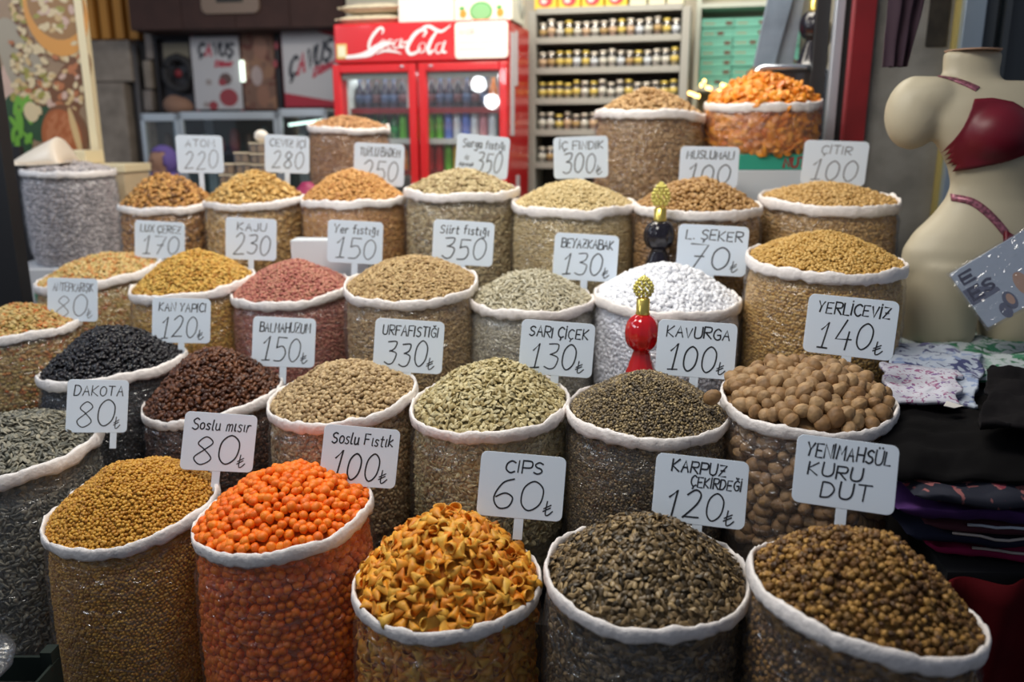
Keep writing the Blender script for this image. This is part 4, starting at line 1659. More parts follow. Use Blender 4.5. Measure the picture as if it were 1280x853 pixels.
for i in range(4):
    t, hw, hh, dp = carton('yellow_carton', SP, 668 + 29.5 * i, 696 + 29.5 * i, -25, 11, .2, mat('yellow_card', (.85, .58, .05), .6),
                           '%s from the left of the yellow and red cartons above the jar shelves' % POS[i], z0=ztop + .001, group='yellow and red cartons on the jar shelves')
    mb = MB()
    oval(mb, 0, hh * .32, .045, .035, -dp / 2 - .002, 0)
    oval(mb, -.01, hh * .30, .020, .014, -dp / 2 - .003, 1)
    mb.obj('printed_oval', [mat('carton_red', (.68, .03, .05), .5), mat('carton_pinkwhite', (.85, .65, .62), .5)], t)
for i in range(3):
    carton('pale_carton', SP, 787 + 23.5 * i, 809 + 23.5 * i, -25, 9, .2, mat('pale_yellow_card', (.72, .68, .48), .6),
           '%s from the left of the pale cartons above the jar shelves' % POS[i], z0=ztop + .001, group='pale cartons on the jar shelves')

# ------------------------------------------------------------------ green boxes on their shelf
GP = Plane(868, 107, 5.45, 13)
MINT = mat('mint_green_card', (.20, .60, .46), .5)
a, zb = zst(GP, 866, 108)
b, zt = zst(GP, 990, 4)
gs = rot_thing(GP, 'white_shelf', 'white framed shelf stacked with mint green boxes', 'shelf')
mb = MB()
mb.bb(a, a + .03, 0, .3, 0, zt + .5)
mb.obj('upright', mat('pale_green_white', (.70, .74, .64), .5), gs)
mb = MB()
mb.bb(b, b + .03, 0, .3, 0, zt + .5)
mb.obj('upright', mat('pale_green_white'), gs)
for z in (zb - .03, zt - .01, zb - .5):
    mb = MB()
    mb.bb(a + .03, b, 0, .3, z, z + .028)
    mb.obj('shelf_board', mat('pale_green_white'), gs)
mb = MB()
mb.bb(a + .03, b, .29, .3, .2, zt + .5)
mb.obj('back_panel', mat('cream_shop_wall'), gs)
hcol = (zt - zb - .07) / 7
ORD = ('bottom', 'second from the bottom', 'third from the bottom', 'middle', 'third from the top', 'second from the top', 'top')
CN = ('left', 'middle', 'right')
LOGO = mat('box_brown_print', (.16, .08, .05), .5)
for c_ in range(3):
    wcol = (.205, .205, .20)[c_]
    x0 = a + .035 + c_ * .209
    for k in range(7):
        q = on_plane(GP, x0 + wcol / 2, .13 + random.uniform(-.008, .008), zb + k * hcol + .001)
        t = thing('mint_box', 'mint green sweet box, %s in the %s stack on the white shelf' % (ORD[k], CN[c_]), 'box', q, (0, 0, GP.a + random.uniform(-.02, .02)), 'mint green boxes on the white shelf')
        mb = MB()
        mb.bb(-wcol / 2, wcol / 2, -.1, .1, 0, hcol * .93)
        mb.obj('box_body', MINT, t, bevel=.003)
        mb = MB()
        mb.bb(-wcol / 2 - .001, wcol / 2 + .001, -.102, .101, hcol * .60, hcol * .66)
        mb.obj('lid_edge', mat('mint_dark', (.10, .38, .28), .5), t)
        mb = MB()
        sx = .03 if (c_ + k) % 5 else -.02
        mb.bb(sx + .02, sx + .06, -.1035, -.101, hcol * .25, hcol * .62)
        mb.bb(-.085, -.02, -.1035, -.101, hcol * .36, hcol * .46, 1)
        mb.obj('printed_mark', [LOGO, mat('box_tan_print', (.55, .38, .22), .5)], t)

# string of warm bulbs under the green boxes
t = rot_thing(GP, 'string_light', 'string of glowing warm bulbs below the mint green boxes', 'lights', off=-.25)
mb = MB()
pts = []
mbb = []
for i in range(13):
    px = 862 + i * 3.7
    py = 108 + 9 * math.sin(i * .9) + (6 if i % 3 == 0 else 0)
    s, z = zst(GP, px, py, back=-.25)
    pts.append((s, 0, z))
mb.tube([(pts[0][0], 0, zb - .03)] + pts + [(pts[-1][0], 0, zb - .03)], .003, 6)
mb.obj('wire', BLK, t)
BULB = mat('warm_bulb_glow', (1, .62, .18), .4, emit=7)
for q in pts:
    mb = MB()
    mb.ell((q[0], 0, q[2] - .012), (.009, .009, .013), 8, 6)
    mb.obj('bulb', BULB, t, True)
# dark red goods below the string of bulbs
s0, z0_ = zst(GP, 885, 200, back=-.1)
q = on_plane(GP, s0, -.05, zb - .475)
t = thing('brown_jar_tray', 'dark brown tray of sweets under the string of bulbs', 'tray', q, (0, 0, GP.a))
mb = MB()
mb.bb(-.15, .25, -.1, .1, 0, .30)
mb.obj('tray_body', mat('dark_brown_tray', (.10, .04, .025), .4, noise_amt=.5, noise_scale=20), t, bevel=.01)

# ------------------------------------------------------------------ apricot boxes, chrome case
C3 = SACKS['B3']['C']
zb3 = SACKS['B3']['base'].z
zg = P(953, 213, 3.45).z
HB = .20


def plainbox(name, c, dims, m, label, cat='box', rz=0., bev=.004, body='box_body'):
    t = thing(name, label, cat, c, (0, 0, rz))
    mb = MB()
    mb.bb(-dims[0] / 2, dims[0] / 2, -dims[1] / 2, dims[1] / 2, 0, dims[2])
    mb.obj(body, m, t, bevel=bev)
    return t


t = plainbox('green_carton', (C3.x, C3.y, zg), (.44, .40, zb3 - zg - .001), mat('teal_green_card', (.03, .36, .25), .5), 'green carton directly under the sack of dried apricots')
mb = MB()
write(mb, 'NUTS', .05, .17, .012, .05, .010, -.2015, squeeze=False)
mb.obj('lettering', mat('carton_red_print', (.30, .03, .03), .6), t)
t = plainbox('white_carton', (C3.x + .02, C3.y, 1.10), (.46, .42, zg - 1.101), mat('white_card_blue', (.66, .70, .74), .6), 'white carton with a green arc below the green carton')
mb = MB()
ribbon(mb, crom([(-.02, .10), (.05, .15), (.13, .16), (.17, .13)], 6), .008, -.2115)
ribbon(mb, crom([(-.16, .13), (-.10, .10), (-.06, .06)], 6), .012, -.2115)
mb.obj('printed_arc', mat('arc_green', (.12, .30, .22), .6), t)
t = plainbox('display_plinth', (1.135, 3.90, 0), (.77, .90, 1.098), DARK, 'dark raised plinth at the back carrying cartons and the chrome case', 'stand')
B2c, B1c = SACKS['B2']['C'], SACKS['B1']['C']
plainbox('display_plinth', (B2c.x - .05, B2c.y, 0), (.56, .56, 1.118), DARK, 'dark plinth under the tall sack before the jar shelves', 'stand')
plainbox('display_plinth', (B1c.x - .25, B1c.y + .0, 0), (1.0, .50, 1.118), DARK, 'dark plinth under the tall sack left of the fridge', 'stand')
L1c = SACKS['L1']['C']
zl = SACKS['L1']['base'].z
t = plainbox('white_carton', (L1c.x, L1c.y - .0, zl - .26), (.56, .46, .259), mat('white_card_grey', (.58, .57, .58), .7), 'white carton with a green leaf mark under the grey sugared balls')
mb = MB()
oval(mb, -.06, .13, .055, .06, -.2315, 0)
oval(mb, -.055, .13, .032, .036, -.2325, 1)
mb.bb(-.20, -.02, -.2315, -.2305, .035, .045, 0)
mb.obj('printed_leaf', [mat('leaf_green', (.03, .28, .12), .6), mat('leaf_pale', (.40, .55, .45), .6)], t)
plainbox('display_plinth', (L1c.x + .1, L1c.y + .1, 0), (.9, .75, zl - .262), DARK, 'dark plinth at the left back under the white carton', 'stand')

KP = Plane(940, 190, 4.00, 8)
a, zb_ = zst(KP, 936, 190)
b, zt_ = zst(KP, 1034, 84)
kc = rot_thing(KP, 'chrome_case', 'glass fronted case with rounded chrome frame right of the apricots', 'case', (a + b) / 2, 1.10)
hw = (b - a) / 2
h_ = zt_ - 1.10
mb = MB()
fr_pts = []
for i in range(7):
    an = rad(180 - 15 * i)
    fr_pts.append((-hw + .05 + .05 * math.cos(an), -.0, h_ - .05 + .05 * math.sin(an)))
for i in range(7):
    an = rad(90 - 15 * i)
    fr_pts.append((hw - .05 + .05 * math.cos(an), -.0, h_ - .05 + .05 * math.sin(an)))
mb.tube([(-hw, 0, 0)] + fr_pts + [(hw, 0, 0)], .016, 10)
mb.obj('chrome_frame', mat('chrome', (.75, .80, .88), .16, metal=.95), kc, True)
mb = MB()
mb.bb(-hw, hw, .02, .30, h_ - .004, h_ + .008)
mb.bb(-hw, hw, .29, .30, 0, h_ - .004)
mb.bb(-hw, -hw + .01, .02, .29, 0, h_ - .004)
mb.bb(hw - .01, hw, .02, .29, 0, h_ - .004)
mb.obj('case_body', mat('case_tan', (.25, .20, .13), .5), kc)
mb = MB()
mb.add([(-hw + .01, .005, 0), (hw - .01, .005, 0), (hw - .01, .005, h_ - .02), (-hw + .01, .005, h_ - .02)], [(0, 1, 2, 3)])
mb.obj('glass_pane', JG, kc)
ztop_case = zt_ + .010
for k, (x0, x1, xb0, xb1, m_) in enumerate(((966, 1000, 942, 968, mat('blue_grey_sheet', (.22, .28, .36), .5, noise_amt=.3)), (990, 1012, 970, 992, mat('pale_blue_sheet', (.36, .42, .50), .5, noise_amt=.3)))):
    sb0, _ = zst(KP, xb0, 78, back=.1 + .03 * k)
    sb1, _ = zst(KP, xb1, 78, back=.1 + .03 * k)
    st0, ztp = zst(KP, x0, -30, back=.1 + .03 * k)
    st1, _ = zst(KP, x1, -30, back=.1 + .03 * k)
    q = on_plane(KP, sb0, .10 + .05 * k, ztop_case)
    t = thing('leaning_sheet', ('darker left', 'paler right')[k] + ' blue grey sheet leaning on top of the chrome case', 'sheet', q, (0, 0, KP.a))
    mb = MB()
    mb.prism([(0, 0), (sb1 - sb0, -.0), (st1 - sb0, ztp - ztop_case), (st0 - sb0, ztp - ztop_case)], 0, .03)
    mb.obj('sheet_body', m_, t, bevel=.003)
GOLD_M = mat('gilded_metal', (.80, .62, .16), .28, metal=.9)
GOLD_P = mat('pale_gold_filigree', (.78, .70, .20), .35, metal=.5)


def ornate_bottle(px, ybase, ytop, d, wide, col, label, crown=True, name='ornate_bottle', base=None, ctop=.225):
    """perfume style bottle: flared fluted foot, waist, bulb, gilded neck and filigree crown"""
    q = P(px, ybase, d)
    if base is not None:
        q = base
    H_ = (P(px, ytop, d) - P(px, ybase, d)).length
    t = thing(name, label, 'bottle', q)
    Rw = wide * d / FPX / 2
    mb = MB()
    hb = H_ * (1 - ctop) if crown else H_ * .93
    prof = [(.0, 0), (Rw * 1.15, 0), (Rw * 1.18, .02 * hb)]
    for i in range(9):
        f = i / 8
        prof.append((Rw * (1.12 - .66 * f ** .8) * (1 + .03 * (i % 2)), hb * (.03 + .36 * f)))
    for i in range(10):
        an = -PI / 2 + PI * (i + 1) / 11
        prof.append((Rw * (.30 + .70 * math.cos(an) ** .8), hb * (.60 + .20 * math.sin(an))))
    prof += [(Rw * .34, hb * .82), (.0, hb * .82)]
    mb.lathe(prof, 40, flute=10, amp=.035)
    mb.obj('bottle_body', col, t, True)
    mb = MB()
    mb.lathe([(Rw * .40, hb * .385), (Rw * .46, hb * .40), (Rw * .40, hb * .415)], 24)
    mb.obj('gold_ring', GOLD_M, t, True)
    mb = MB()
    mb.lathe([(Rw * .38, hb * .80), (Rw * .44, hb * .82), (Rw * .40, hb * .84), (Rw * .40, hb * .985), (Rw * .28, hb), (0, hb)], 24)
    mb.obj('gold_neck', GOLD_M, t, True)
    if crown:
        ch = H_ - hb
        mb = MB()
        cr = Rw * .56
        for lv in range(1, 7):
            z = hb + ch * lv / 7.5
            f = lv / 7
            r_ = cr * math.sin(PI * (.12 + .86 * f)) ** .8
            nn_ = 10
            for k in range(nn_):
                an = 2 * PI * (k + .5 * (lv % 2)) / nn_
                mb.ell((r_ * math.cos(an), r_ * .55 * math.sin(an), z), (.12 * cr + .0016, .12 * cr + .0012, ch * .075), 6, 4)
        mb.tube([(0, 0, hb), (0, 0, hb + ch)], cr * .16, 6)
        for k in range(8):
            an = 2 * PI * k / 8
            mb.tube([(cr * math.sin(PI * (.12 + .86 * f)) ** .8 * math.cos(an), cr * .55 * math.sin(PI * (.12 + .86 * f)) ** .8 * math.sin(an), hb + ch * f * .98) for f in [i / 8 for i in range(9)]], .0013, 4)
        mb.obj('filigree_crown', GOLD_P, t, True)
    return t


BLACKG = mat('black_glossy_glass', (.012, .010, .016), .18, spec=.6)
REDG = mat('red_glass', (.72, .006, .012), .10, spec=.8, coat=.5)
rg = REDG.node_tree.nodes['Principled BSDF']
rg.inputs['Transmission Weight'].default_value = .35
ornate_bottle(1011, 80, -8, 3.98, 34, BLACKG, 'black ornate bottle standing on the chrome framed case', crown=False,
              base=on_plane(KP, zst(KP, 1013, 80, back=.12)[0], .12, ztop_case))
ornate_bottle(822, 345, 229, 2.96, 38, BLACKG, 'black ornate bottle with gold crown behind the white sweets', ctop=.27)
ornate_bottle(800, 480, 343, 2.40, 41, REDG, 'red glass ornate bottle with gold crown before the white sweets', ctop=.20)
q = on_plane(KP, zst(KP, 1031, 60, back=.16)[0], .22, ztop_case)
t = thing('cream_jug', 'small cream jug behind the black bottle on the chrome case', 'jug', q, (0, 0, KP.a))
mb = MB()
mb.lathe([(0, 0), (.03, 0), (.035, .04), (.03, .10), (.045, .15), (.04, .20), (.02, .24), (.0, .24)], 18)
mb.obj('jug_body', mat('cream_glaze', (.55, .47, .30), .4), t, True)

# a stray walnut on the fine seed mix
o = bpy.data.objects.new('walnut', templ('walnut', MATS['walnut_shell']).data)
COL.objects.link(o)
o.location = P(890, 497, 2.06)
o.scale = (.040, .038, .040)
o.rotation_euler = (.4, .8, .2)
tag(o, 'single whole walnut lying on the edge of the fine dark seed mix', 'walnut')

# ------------------------------------------------------------------ clothes table, cloths
def table_poly():
    return [(.97, 1.66), (2.4, 1.66), (2.4, 3.1), (1.52, 3.1), (1.30, 2.86), (1.30, 2.40), (1.04, 2.16)]


TB = mat('table_cloth_black', (.012, .011, .013), .85, noise_amt=.3, noise_scale=5)
o = slab('clothes_table', table_poly(), 0, .615, TB)
tag(o, 'dark draped market table at the right carrying the clothes', 'table')
o = slab('clothes_table', [(1.04, 1.96), (2.4, 1.96), (2.4, 3.1), (1.52, 3.1), (1.30, 2.86), (1.30, 2.40), (1.04, 2.16)], .616, .86, TB)
tag(o, 'raised dark back part of the clothes table under the mannequin', 'table')


def cloth(name, corners, z, m, label, amp=.02, fr=6., seed=0, nu=44, nv=30, thick=.010, drop=0., cat='cloth', dropx=0.):
    """folded or crumpled cloth over four corners (front left, front right, back right, back left)"""
    A, B, C_, D_ = [Vector((*c, 0)) for c in corners]
    base = Vector(((A.x + B.x + C_.x + D_.x) / 4, (A.y + B.y + C_.y + D_.y) / 4, z))

    def fn(u, v):
        q = (A * (1 - u) + B * u) * (1 - v) + (D_ * (1 - u) + C_ * u) * v
        e_ = noise.noise(Vector((u * 3 + seed, v * 3, 1)))
        q = q + Vector((.03 * e_, .03 * noise.noise(Vector((u * 4, v * 4 + seed, 5))), 0))
        s_ = Vector((q.x * fr + seed, q.y * fr * 1.7, seed))
        h = amp * (1.1 + noise.noise(s_) + .45 * noise.noise(s_ * 2.7) + .25 * abs(noise.noise(s_ * 5.1)))
        h -= drop * max(0, 1 - v * 2.4) ** 1.5 + dropx * max(0, 1 - u * 4) ** 1.5
        return Vector((q.x, q.y, z + h)) - base
    mb = MB()
    mb.grid(fn, nu, nv)
    o = mb.obj(name, m, None, True, loc=base)
    sd_ = o.modifiers.new('thickness', 'SOLIDIFY')
    sd_.thickness = thick
    sd_.offset = -1
    tag(o, label, cat)
    return o


def GX(px, py, z):
    r = ray(px, py)
    t = (z - CAM.z) / r.z
    q = CAM + r * t
    return (q.x, q.y)


FL1 = patch_mat('green_floral', (.50, .56, .58), [(.02, .14, .06), (.05, .22, .12), (.30, .42, .38), (.10, .10, .20)], 26, .50)
FL2 = patch_mat('blue_floral', (.46, .52, .62), [(.06, .07, .18), (.25, .32, .50), (.12, .12, .25), (.40, .45, .60)], 22, .54)
FL3 = patch_mat('pink_dotted', (.58, .58, .66), [(.30, .10, .22), (.20, .10, .28), (.42, .30, .42)], 55, .56)
cloth('floral_cloth', (GX(1118, 470, .90), GX(1330, 470, .90), GX(1400, 412, .89), GX(1128, 416, .89)), .875, FL1, 'white cloth with green leaf print at the foot of the mannequin', .016, 7, 1)
cloth('floral_cloth', (GX(1108, 488, .89), GX(1222, 508, .89), GX(1228, 450, .89), GX(1118, 432, .89)), .893, FL2, 'pale blue cloth with dark blue print before the green leaf cloth', .018, 8, 4, drop=.02)
cloth('floral_cloth', (GX(1108, 510, .885), GX(1200, 512, .885), GX(1196, 476, .89), GX(1102, 462, .89)), .905, FL3, 'white cloth with tiny pink and purple dots above the black clothes', .012, 8, 9, drop=.02)
BLKC = mat('black_cloth', (.005, .0045, .005), .95, spec=.12, noise_amt=.3, noise_scale=10)
cloth('black_garment', (GX(1095, 592, .83), GX(1330, 612, .83), GX(1330, 498, .87), GX(1112, 502, .87)), .850, BLKC, 'black garment with a small white tag spread on the table front', .028, 5, 12, drop=.05, cat='clothes')
cloth('black_garment', (GX(1222, 560, .88), GX(1360, 575, .88), GX(1360, 478, .88), GX(1230, 484, .88)), .90, mat('charcoal_cloth', (.008, .007, .008), .95, spec=.12), 'charcoal black folded garment at the right edge beside the floral cloths', .035, 6, 15, cat='clothes')
q = GX(1188, 515, .885)
t = thing('white_tag', 'small white paper tag lying on the black garment', 'tag', (q[0], q[1], .905), (.25, .1, .2))
mb = MB()
mb.prism([(-.030, -.008), (-.005, -.016), (.030, -.006), (-.004, .012)], -.001, .001)
for i, v_ in enumerate(mb.v):
    mb.v[i] = (v_[0], v_[2] * 1.2, v_[1])
mb.obj('tag_paper', mat('tag_white', (.75, .72, .68), .6), t)


def folded(name, cx, cy, z, sx, sy, th, m, label, rz=0., seed=0, trim=None):
    t = thing(name, label, 'clothes', (cx, cy, z), (0, 0, rz), 'folded dark clothes in the pile')
    mb = MB()

    def prof(u, v):
        # u around the section (front to back), v along x
        a = 2 * PI * u
        x = (v * 2 - 1)
        e_ = (1 - abs(x) ** 6) ** .4
        cx_, cz_ = math.cos(a), math.sin(a)
        k = (abs(cx_) ** 4 + abs(cz_) ** 4) ** -.25
        q = Vector((x * sx / 2, cx_ * k * sy / 2 * (.85 + .15 * e_), th / 2 + cz_ * k * th / 2 * e_))
        w_ = noise.noise(Vector((x * 2.2 + seed, cx_ * 1.3, seed * 2.))) * .022
        return q + Vector((0, noise.noise(Vector((x * 3, seed, 2))) * .02, w_ + .006 * noise.noise(Vector((x * 9, cx_ * 5, seed)))))
    mb.grid(prof, 26, 40)
    mb.obj('fabric', m, t, True)
    if trim:
        mb = MB()
        pts = [prof(.5, i / 26) + Vector((0, -.002, .010)) for i in range(3, 24)]
        mb.tube(pts, .0035, 6)
        mb.obj('trim', trim, t, True)
    return t


NAVYP = patch_mat('navy_pink_print', (.012, .014, .028), [(.22, .03, .05), (.30, .10, .10), (.10, .02, .06)], 26, .57)
PUR = mat('purple_cloth', (.075, .028, .13), .85, spec=.15, noise_amt=.3, noise_scale=12)
NAV = mat('navy_cloth', (.014, .016, .035), .85, spec=.15)
MAG = mat('magenta_cloth', (.30, .015, .08), .8, spec=.15, noise_amt=.3, noise_scale=12)
LACE = mat('pale_lace', (.50, .55, .62), .7)
CREAM = mat('cream_trim', (.52, .46, .42), .7)
z = .6165
for k, (m_, lb, trm, th, dx) in enumerate(((MAG, 'magenta folded garment with cream trim at the bottom of the dark pile', CREAM, .044, .09), (NAV, 'navy folded garment second from the bottom of the dark pile', CREAM, .038, .03),
                                           (mat('wine_cloth', (.06, .010, .02), .85), 'dark wine folded garment with pale lace edge in the dark pile', LACE, .036, .05), (PUR, 'deep purple folded garment in the middle of the dark pile', None, .040, -.02),
                                           (NAVYP, 'navy folded garment with dark pink flowers topping the dark pile', None, .040, .0))):
    folded('folded_garment', 1.25 + dx, 1.80 - .012 * k, z, .74, .27, th, m_, lb, rz=rad(-7 + k), seed=k * 3 + 1, trim=trm)
    z += th + .001
# red cloth hanging before the table
mb = MB()
mb.grid(lambda u, v: Vector((.96 + .62 * u, 1.625 + .018 * math.sin(u * 26) + .012 * noise.noise(Vector((u * 6, v * 3, 1))), .612 * v)), 60, 12)
o = mb.obj('red_cloth', mat('deep_red_cloth', (.10, .004, .007), .85, spec=.12, noise_amt=.3), None, True)
sd_ = o.modifiers.new('thickness', 'SOLIDIFY')
sd_.thickness = .006
tag(o, 'deep red cloth hanging from the clothes table front at lower right', 'cloth')


# ------------------------------------------------------------------ mannequin
def remeshed(mb, name, m, voxel, smooth=3, loc=(0, 0, 0), rot=(0, 0, 0)):
    o = mb.obj(name, m, None, True, loc=loc, rot=rot)
    md = o.modifiers.new('remesh', 'REMESH')
    md.mode = 'VOXEL'
    md.voxel_size = voxel
    md.use_smooth_shade = True
    s_ = o.modifiers.new('smooth', 'SMOOTH')
    s_.iterations = smooth
    s_.factor = .5
    bpy.context.view_layer.update()
    dg = bpy.context.evaluated_depsgraph_get()
    me = bpy.data.meshes.new_from_object(o.evaluated_get(dg))
    o.modifiers.clear()
    o.data = me
    return o


DM = 2.84


def mz(py):
    return P(1210, py, DM).z


def loft(mb, rings, n=28):
    vs = []
    for (cx, cy, z, rx, ry) in rings:
        for i in range(n):
            a = 2 * PI * i / n
            vs.append((cx + rx * math.cos(a), cy + ry * math.sin(a), z))
    fs = [(k * n + i, k * n + (i + 1) % n, (k + 1) * n + (i + 1) % n, (k + 1) * n + i) for k in range(len(rings) - 1) for i in range(n)]
    fs.append(tuple(range(n - 1, -1, -1)))
    fs.append(tuple((len(rings) - 1) * n + i for i in range(n)))
    return mb.add(vs, fs)


zb = mz(424)
mq = Vector((P(1217, 424, DM).x, P(1217, 424, DM).y, zb))
MYAW = rad(0)
man = thing('mannequin', 'cream headless mannequin torso in wine red underwear', 'mannequin', mq, (0, 0, MYAW))
mb = MB()


def Z(py):
    return mz(py) - zb


# chest turned to the right of the hips
loft(mb, [(-.085, .035, Z(122), .16, .075), (-.100, .035, Z(111), .125, .062), (-.106, .035, Z(103), .094, .056), (-.106, .038, Z(95), .088, .055), (-.105, .04, Z(71), .094, .058)])
loft(mb, [(.01, .005, Z(352), .262, .115), (.005, .005, Z(330), .280, .128), (.0, .005, Z(308), .272, .128), (.0, .008, Z(288), .240, .118), (.01, .01, Z(266), .192, .104), (.015, .01, Z(245), .160, .092), (.018, .005, Z(228), .155, .090),
          (.015, .0, Z(205), .175, .100), (.0, .0, Z(180), .205, .106), (-.02, .005, Z(155), .225, .104), (-.035, .012, Z(135), .235, .096), (-.045, .02, Z(116), .225, .076), (-.07, .03, Z(106), .16, .062)])
for cx_, cz_, rx_, rz_ in ((-.278, 143, .092, .118), (.205, 139, .092, .112)):
    mb.ell((cx_, .03, Z(cz_)), (rx_, .082, rz_), 20, 14)
    mb.ell((cx_ * .86, .022, Z(127)), (.11, .078, .072), 20, 14)
mb.ell((-.055, -.070, Z(168)), (.095, .075, .082), 18, 12)
mb.ell((.165, -.070, Z(166)), (.085, .072, .080), 18, 12)
for sx in (-1, 1):
    cxl = -.130 if sx < 0 else .150
    loft(mb, [(cxl, .01, 0.0, .124, .110), (cxl, .008, Z(390), .126, .114), (cxl * .98, .006, Z(355), .131, .122), (cxl * .96, .005, Z(325), .134, .124)])
SKIN = mat('mannequin_cream', (.52, .46, .33), .5, noise_amt=.10, noise_scale=4)
body = remeshed(mb, 'torso', SKIN, .012, 5)
body.parent = man
mb = MB()
mb.lathe([(0, 0), (.082, 0), (.084, .004), (.0, .006)], 28, (-.105, .04, Z(71) - .001))
mb.obj('neck_cap', mat('neck_cap_pink', (.55, .36, .26), .6), man)
bme = bmesh.new()
bme.from_mesh(body.data)
bvh = BVHTree.FromBMesh(bme)
bme.free()
WINE = mat('wine_red_satin', (.14, .006, .016), .42, spec=.4)
STRAPM = mat('pink_sequin_strap', (.45, .16, .22), .3, metal=.3, noise_amt=.7, noise_scale=90)


def cast(q, dr):
    h = bvh.ray_cast(Vector(q) - Vector(dr).normalized() * 1.0, Vector(dr).normalized())
    return h


def patch(name, xs, top, bot, m, off=.006, nv=16, dr=(0, 1, 0)):
    mb = MB()
    vs, ok = [], []
    nx = len(xs)
    last = None
    for j in range(nv + 1):
        for i, x in enumerate(xs):
            zt_, zb_ = top(x), bot(x)
            z = zb_ + (zt_ - zb_) * j / nv
            h = cast((x, 0, z), dr)
            if h[0] is None:
                vs.append((x, .0, z))
                ok.append(False)
            else:
                vs.append(tuple(h[0] + h[1] * off))
                ok.append(True)
    fs = []
    for j in range(nv):
        for i in range(nx - 1):
            f = (j * nx + i, j * nx + i + 1, (j + 1) * nx + i + 1, (j + 1) * nx + i)
            if all(ok[k] for k in f):
                fs.append(f)
    mb.add(vs, fs)
    o = mb.obj(name, m, man, True)
    s_ = o.modifiers.new('thickness', 'SOLIDIFY')
    s_.thickness = .004
    s_.offset = 1
    return o


def strap(name, pts, wd, m, dr=(0, 1, 0), off=.004, n=16):
    """band that follows the body through x,z points"""
    q = crom(pts, n)
    mb = MB()
    vs = []
    for i, (x, z) in enumerate(q):
        a, b = q[max(i - 1, 0)], q[min(i + 1, len(q) - 1)]
        dx, dz = b[0] - a[0], b[1] - a[1]
        L = math.hypot(dx, dz) or 1
        for s_ in (-1, 1):
            h = cast((x - dz / L * wd / 2 * s_, 0, z + dx / L * wd / 2 * s_), dr)
            vs.append(tuple(h[0] + h[1] * off) if h[0] is not None else None)
    fs = [(2 * i, 2 * i + 1, 2 * i + 3, 2 * i + 2) for i in range(len(q) - 1)]
    fs = [f for f in fs if all(vs[k] is not None for k in f)]
    vs = [v_ or (0, 0, 0) for v_ in vs]
    mb.add(vs, fs)
    o = mb.obj(name, m, man, True)
    s_ = o.modifiers.new('thickness', 'SOLIDIFY')
    s_.thickness = .003
    s_.offset = 1
    return o


def interp(tab):
    def f(x):
        if x <= tab[0][0]:
            return tab[0][1]
        for (a, b), (c, d_) in zip(tab, tab[1:]):
            if x <= c:
                t = (x - a) / (c - a)
                return b + (d_ - b) * t
        return tab[-1][1]
    return f


XM = .065
topf = interp([(-.210, Z(200)), (-.19, Z(184)), (-.165, Z(160)), (-.142, Z(130)), (-.09, Z(129)), (-.03, Z(134)), (.02, Z(146)), (XM, Z(162)), (.10, Z(148)), (.14, Z(135)), (.18, Z(130)), (.22, Z(131))])
botf = interp([(-.210, Z(201)), (-.19, Z(207)), (-.16, Z(212)), (-.10, Z(206)), (-.02, Z(196)), (XM, Z(186)), (.12, Z(194)), (.17, Z(200)), (.22, Z(200))])
patch('bra', [-.188 + .408 * i / 52 for i in range(53)], topf, botf, WINE, off=.007)
strap('bra_strap', [(-.125, Z(131)), (-.165, Z(116)), (-.195, Z(106)), (-.225, Z(99))], .022, STRAPM, dr=(0, .82, -.57))
strap('bra_strap', [(.215, Z(131)), (.18, Z(118)), (.150, Z(107)), (.125, Z(98))], .022, STRAPM, dr=(0, .82, -.57))
ptop = interp([(-.010, Z(281)), (.06, Z(296)), (.17, Z(316))])
pbot = interp([(-.010, Z(284)), (-.002, Z(366)), (.05, Z(360)), (.10, Z(344)), (.16, Z(320)), (.17, Z(319))])
patch('briefs', [-.010 + .18 * i / 26 for i in range(27)], ptop, pbot, WINE, off=.007)
strap('brief_strap', [(-.155, Z(243)), (-.10, Z(248)), (-.05, Z(264)), (-.005, Z(284))], .024, STRAPM)
strap('bra_band', [(-.235, Z(180)), (-.215, Z(194)), (-.19, Z(204))], .016, WINE)

# plastic packet leaning on the mannequin's hip
pk = thing('clothing_packet', 'shiny plastic clothing packet with dark print at the right edge', 'packet', P(1300, 400, 2.50), (rad(-12), rad(-37), rad(-14)))
PKM = mat('packet_card', (.36, .42, .52), .35, coat=.6)
mb = MB()
mb.prism(rrect(.26, .20, .006, 3, 0, .155), -.006, .006)
mb.obj('card', PKM, pk, bevel=.002)
mb = MB()
DKP = mat('packet_dark_print', (.03, .03, .07), .4, coat=.6)
write(mb, 'E', -.112, -.078, .205, .235, .010, -.0072, squeeze=False)
write(mb, 'ES', -.115, -.045, .150, .185, .010, -.0072, squeeze=False)
mb.obj('lettering', DKP, pk)
mb = MB()
mb.flat([(-.128, .135), (-.04, .135), (-.04, .148), (-.10, .190), (-.128, .190)], -.0066, 0)
oval(mb, -.035, .095, .018, .030, -.0070, 0)
oval(mb, -.032, .098, .010, .018, -.0074, 1)
oval(mb, -.06, .075, .016, .026, -.0070, 0)
oval(mb, .02, .12, .02, .04, -.0070, 1)
mb.obj('printed_picture', [mat('packet_grey_print', (.10, .11, .18), .4, coat=.6), mat('packet_skin_print', (.45, .28, .20), .4)], pk)
mb = MB()
mb.grid(lambda u, v: Vector((-.138 + .276 * u, -.0095 - .003 * noise.noise(Vector((u * 7, v * 7, 3))), .048 + .214 * v)), 22, 18)
mb.obj('clear_wrap', film_mat('packet_film', tint=(.97, .97, .98), haze=.03, gloss=.14, rough=.06, bump=.5, scale=30), pk, True)

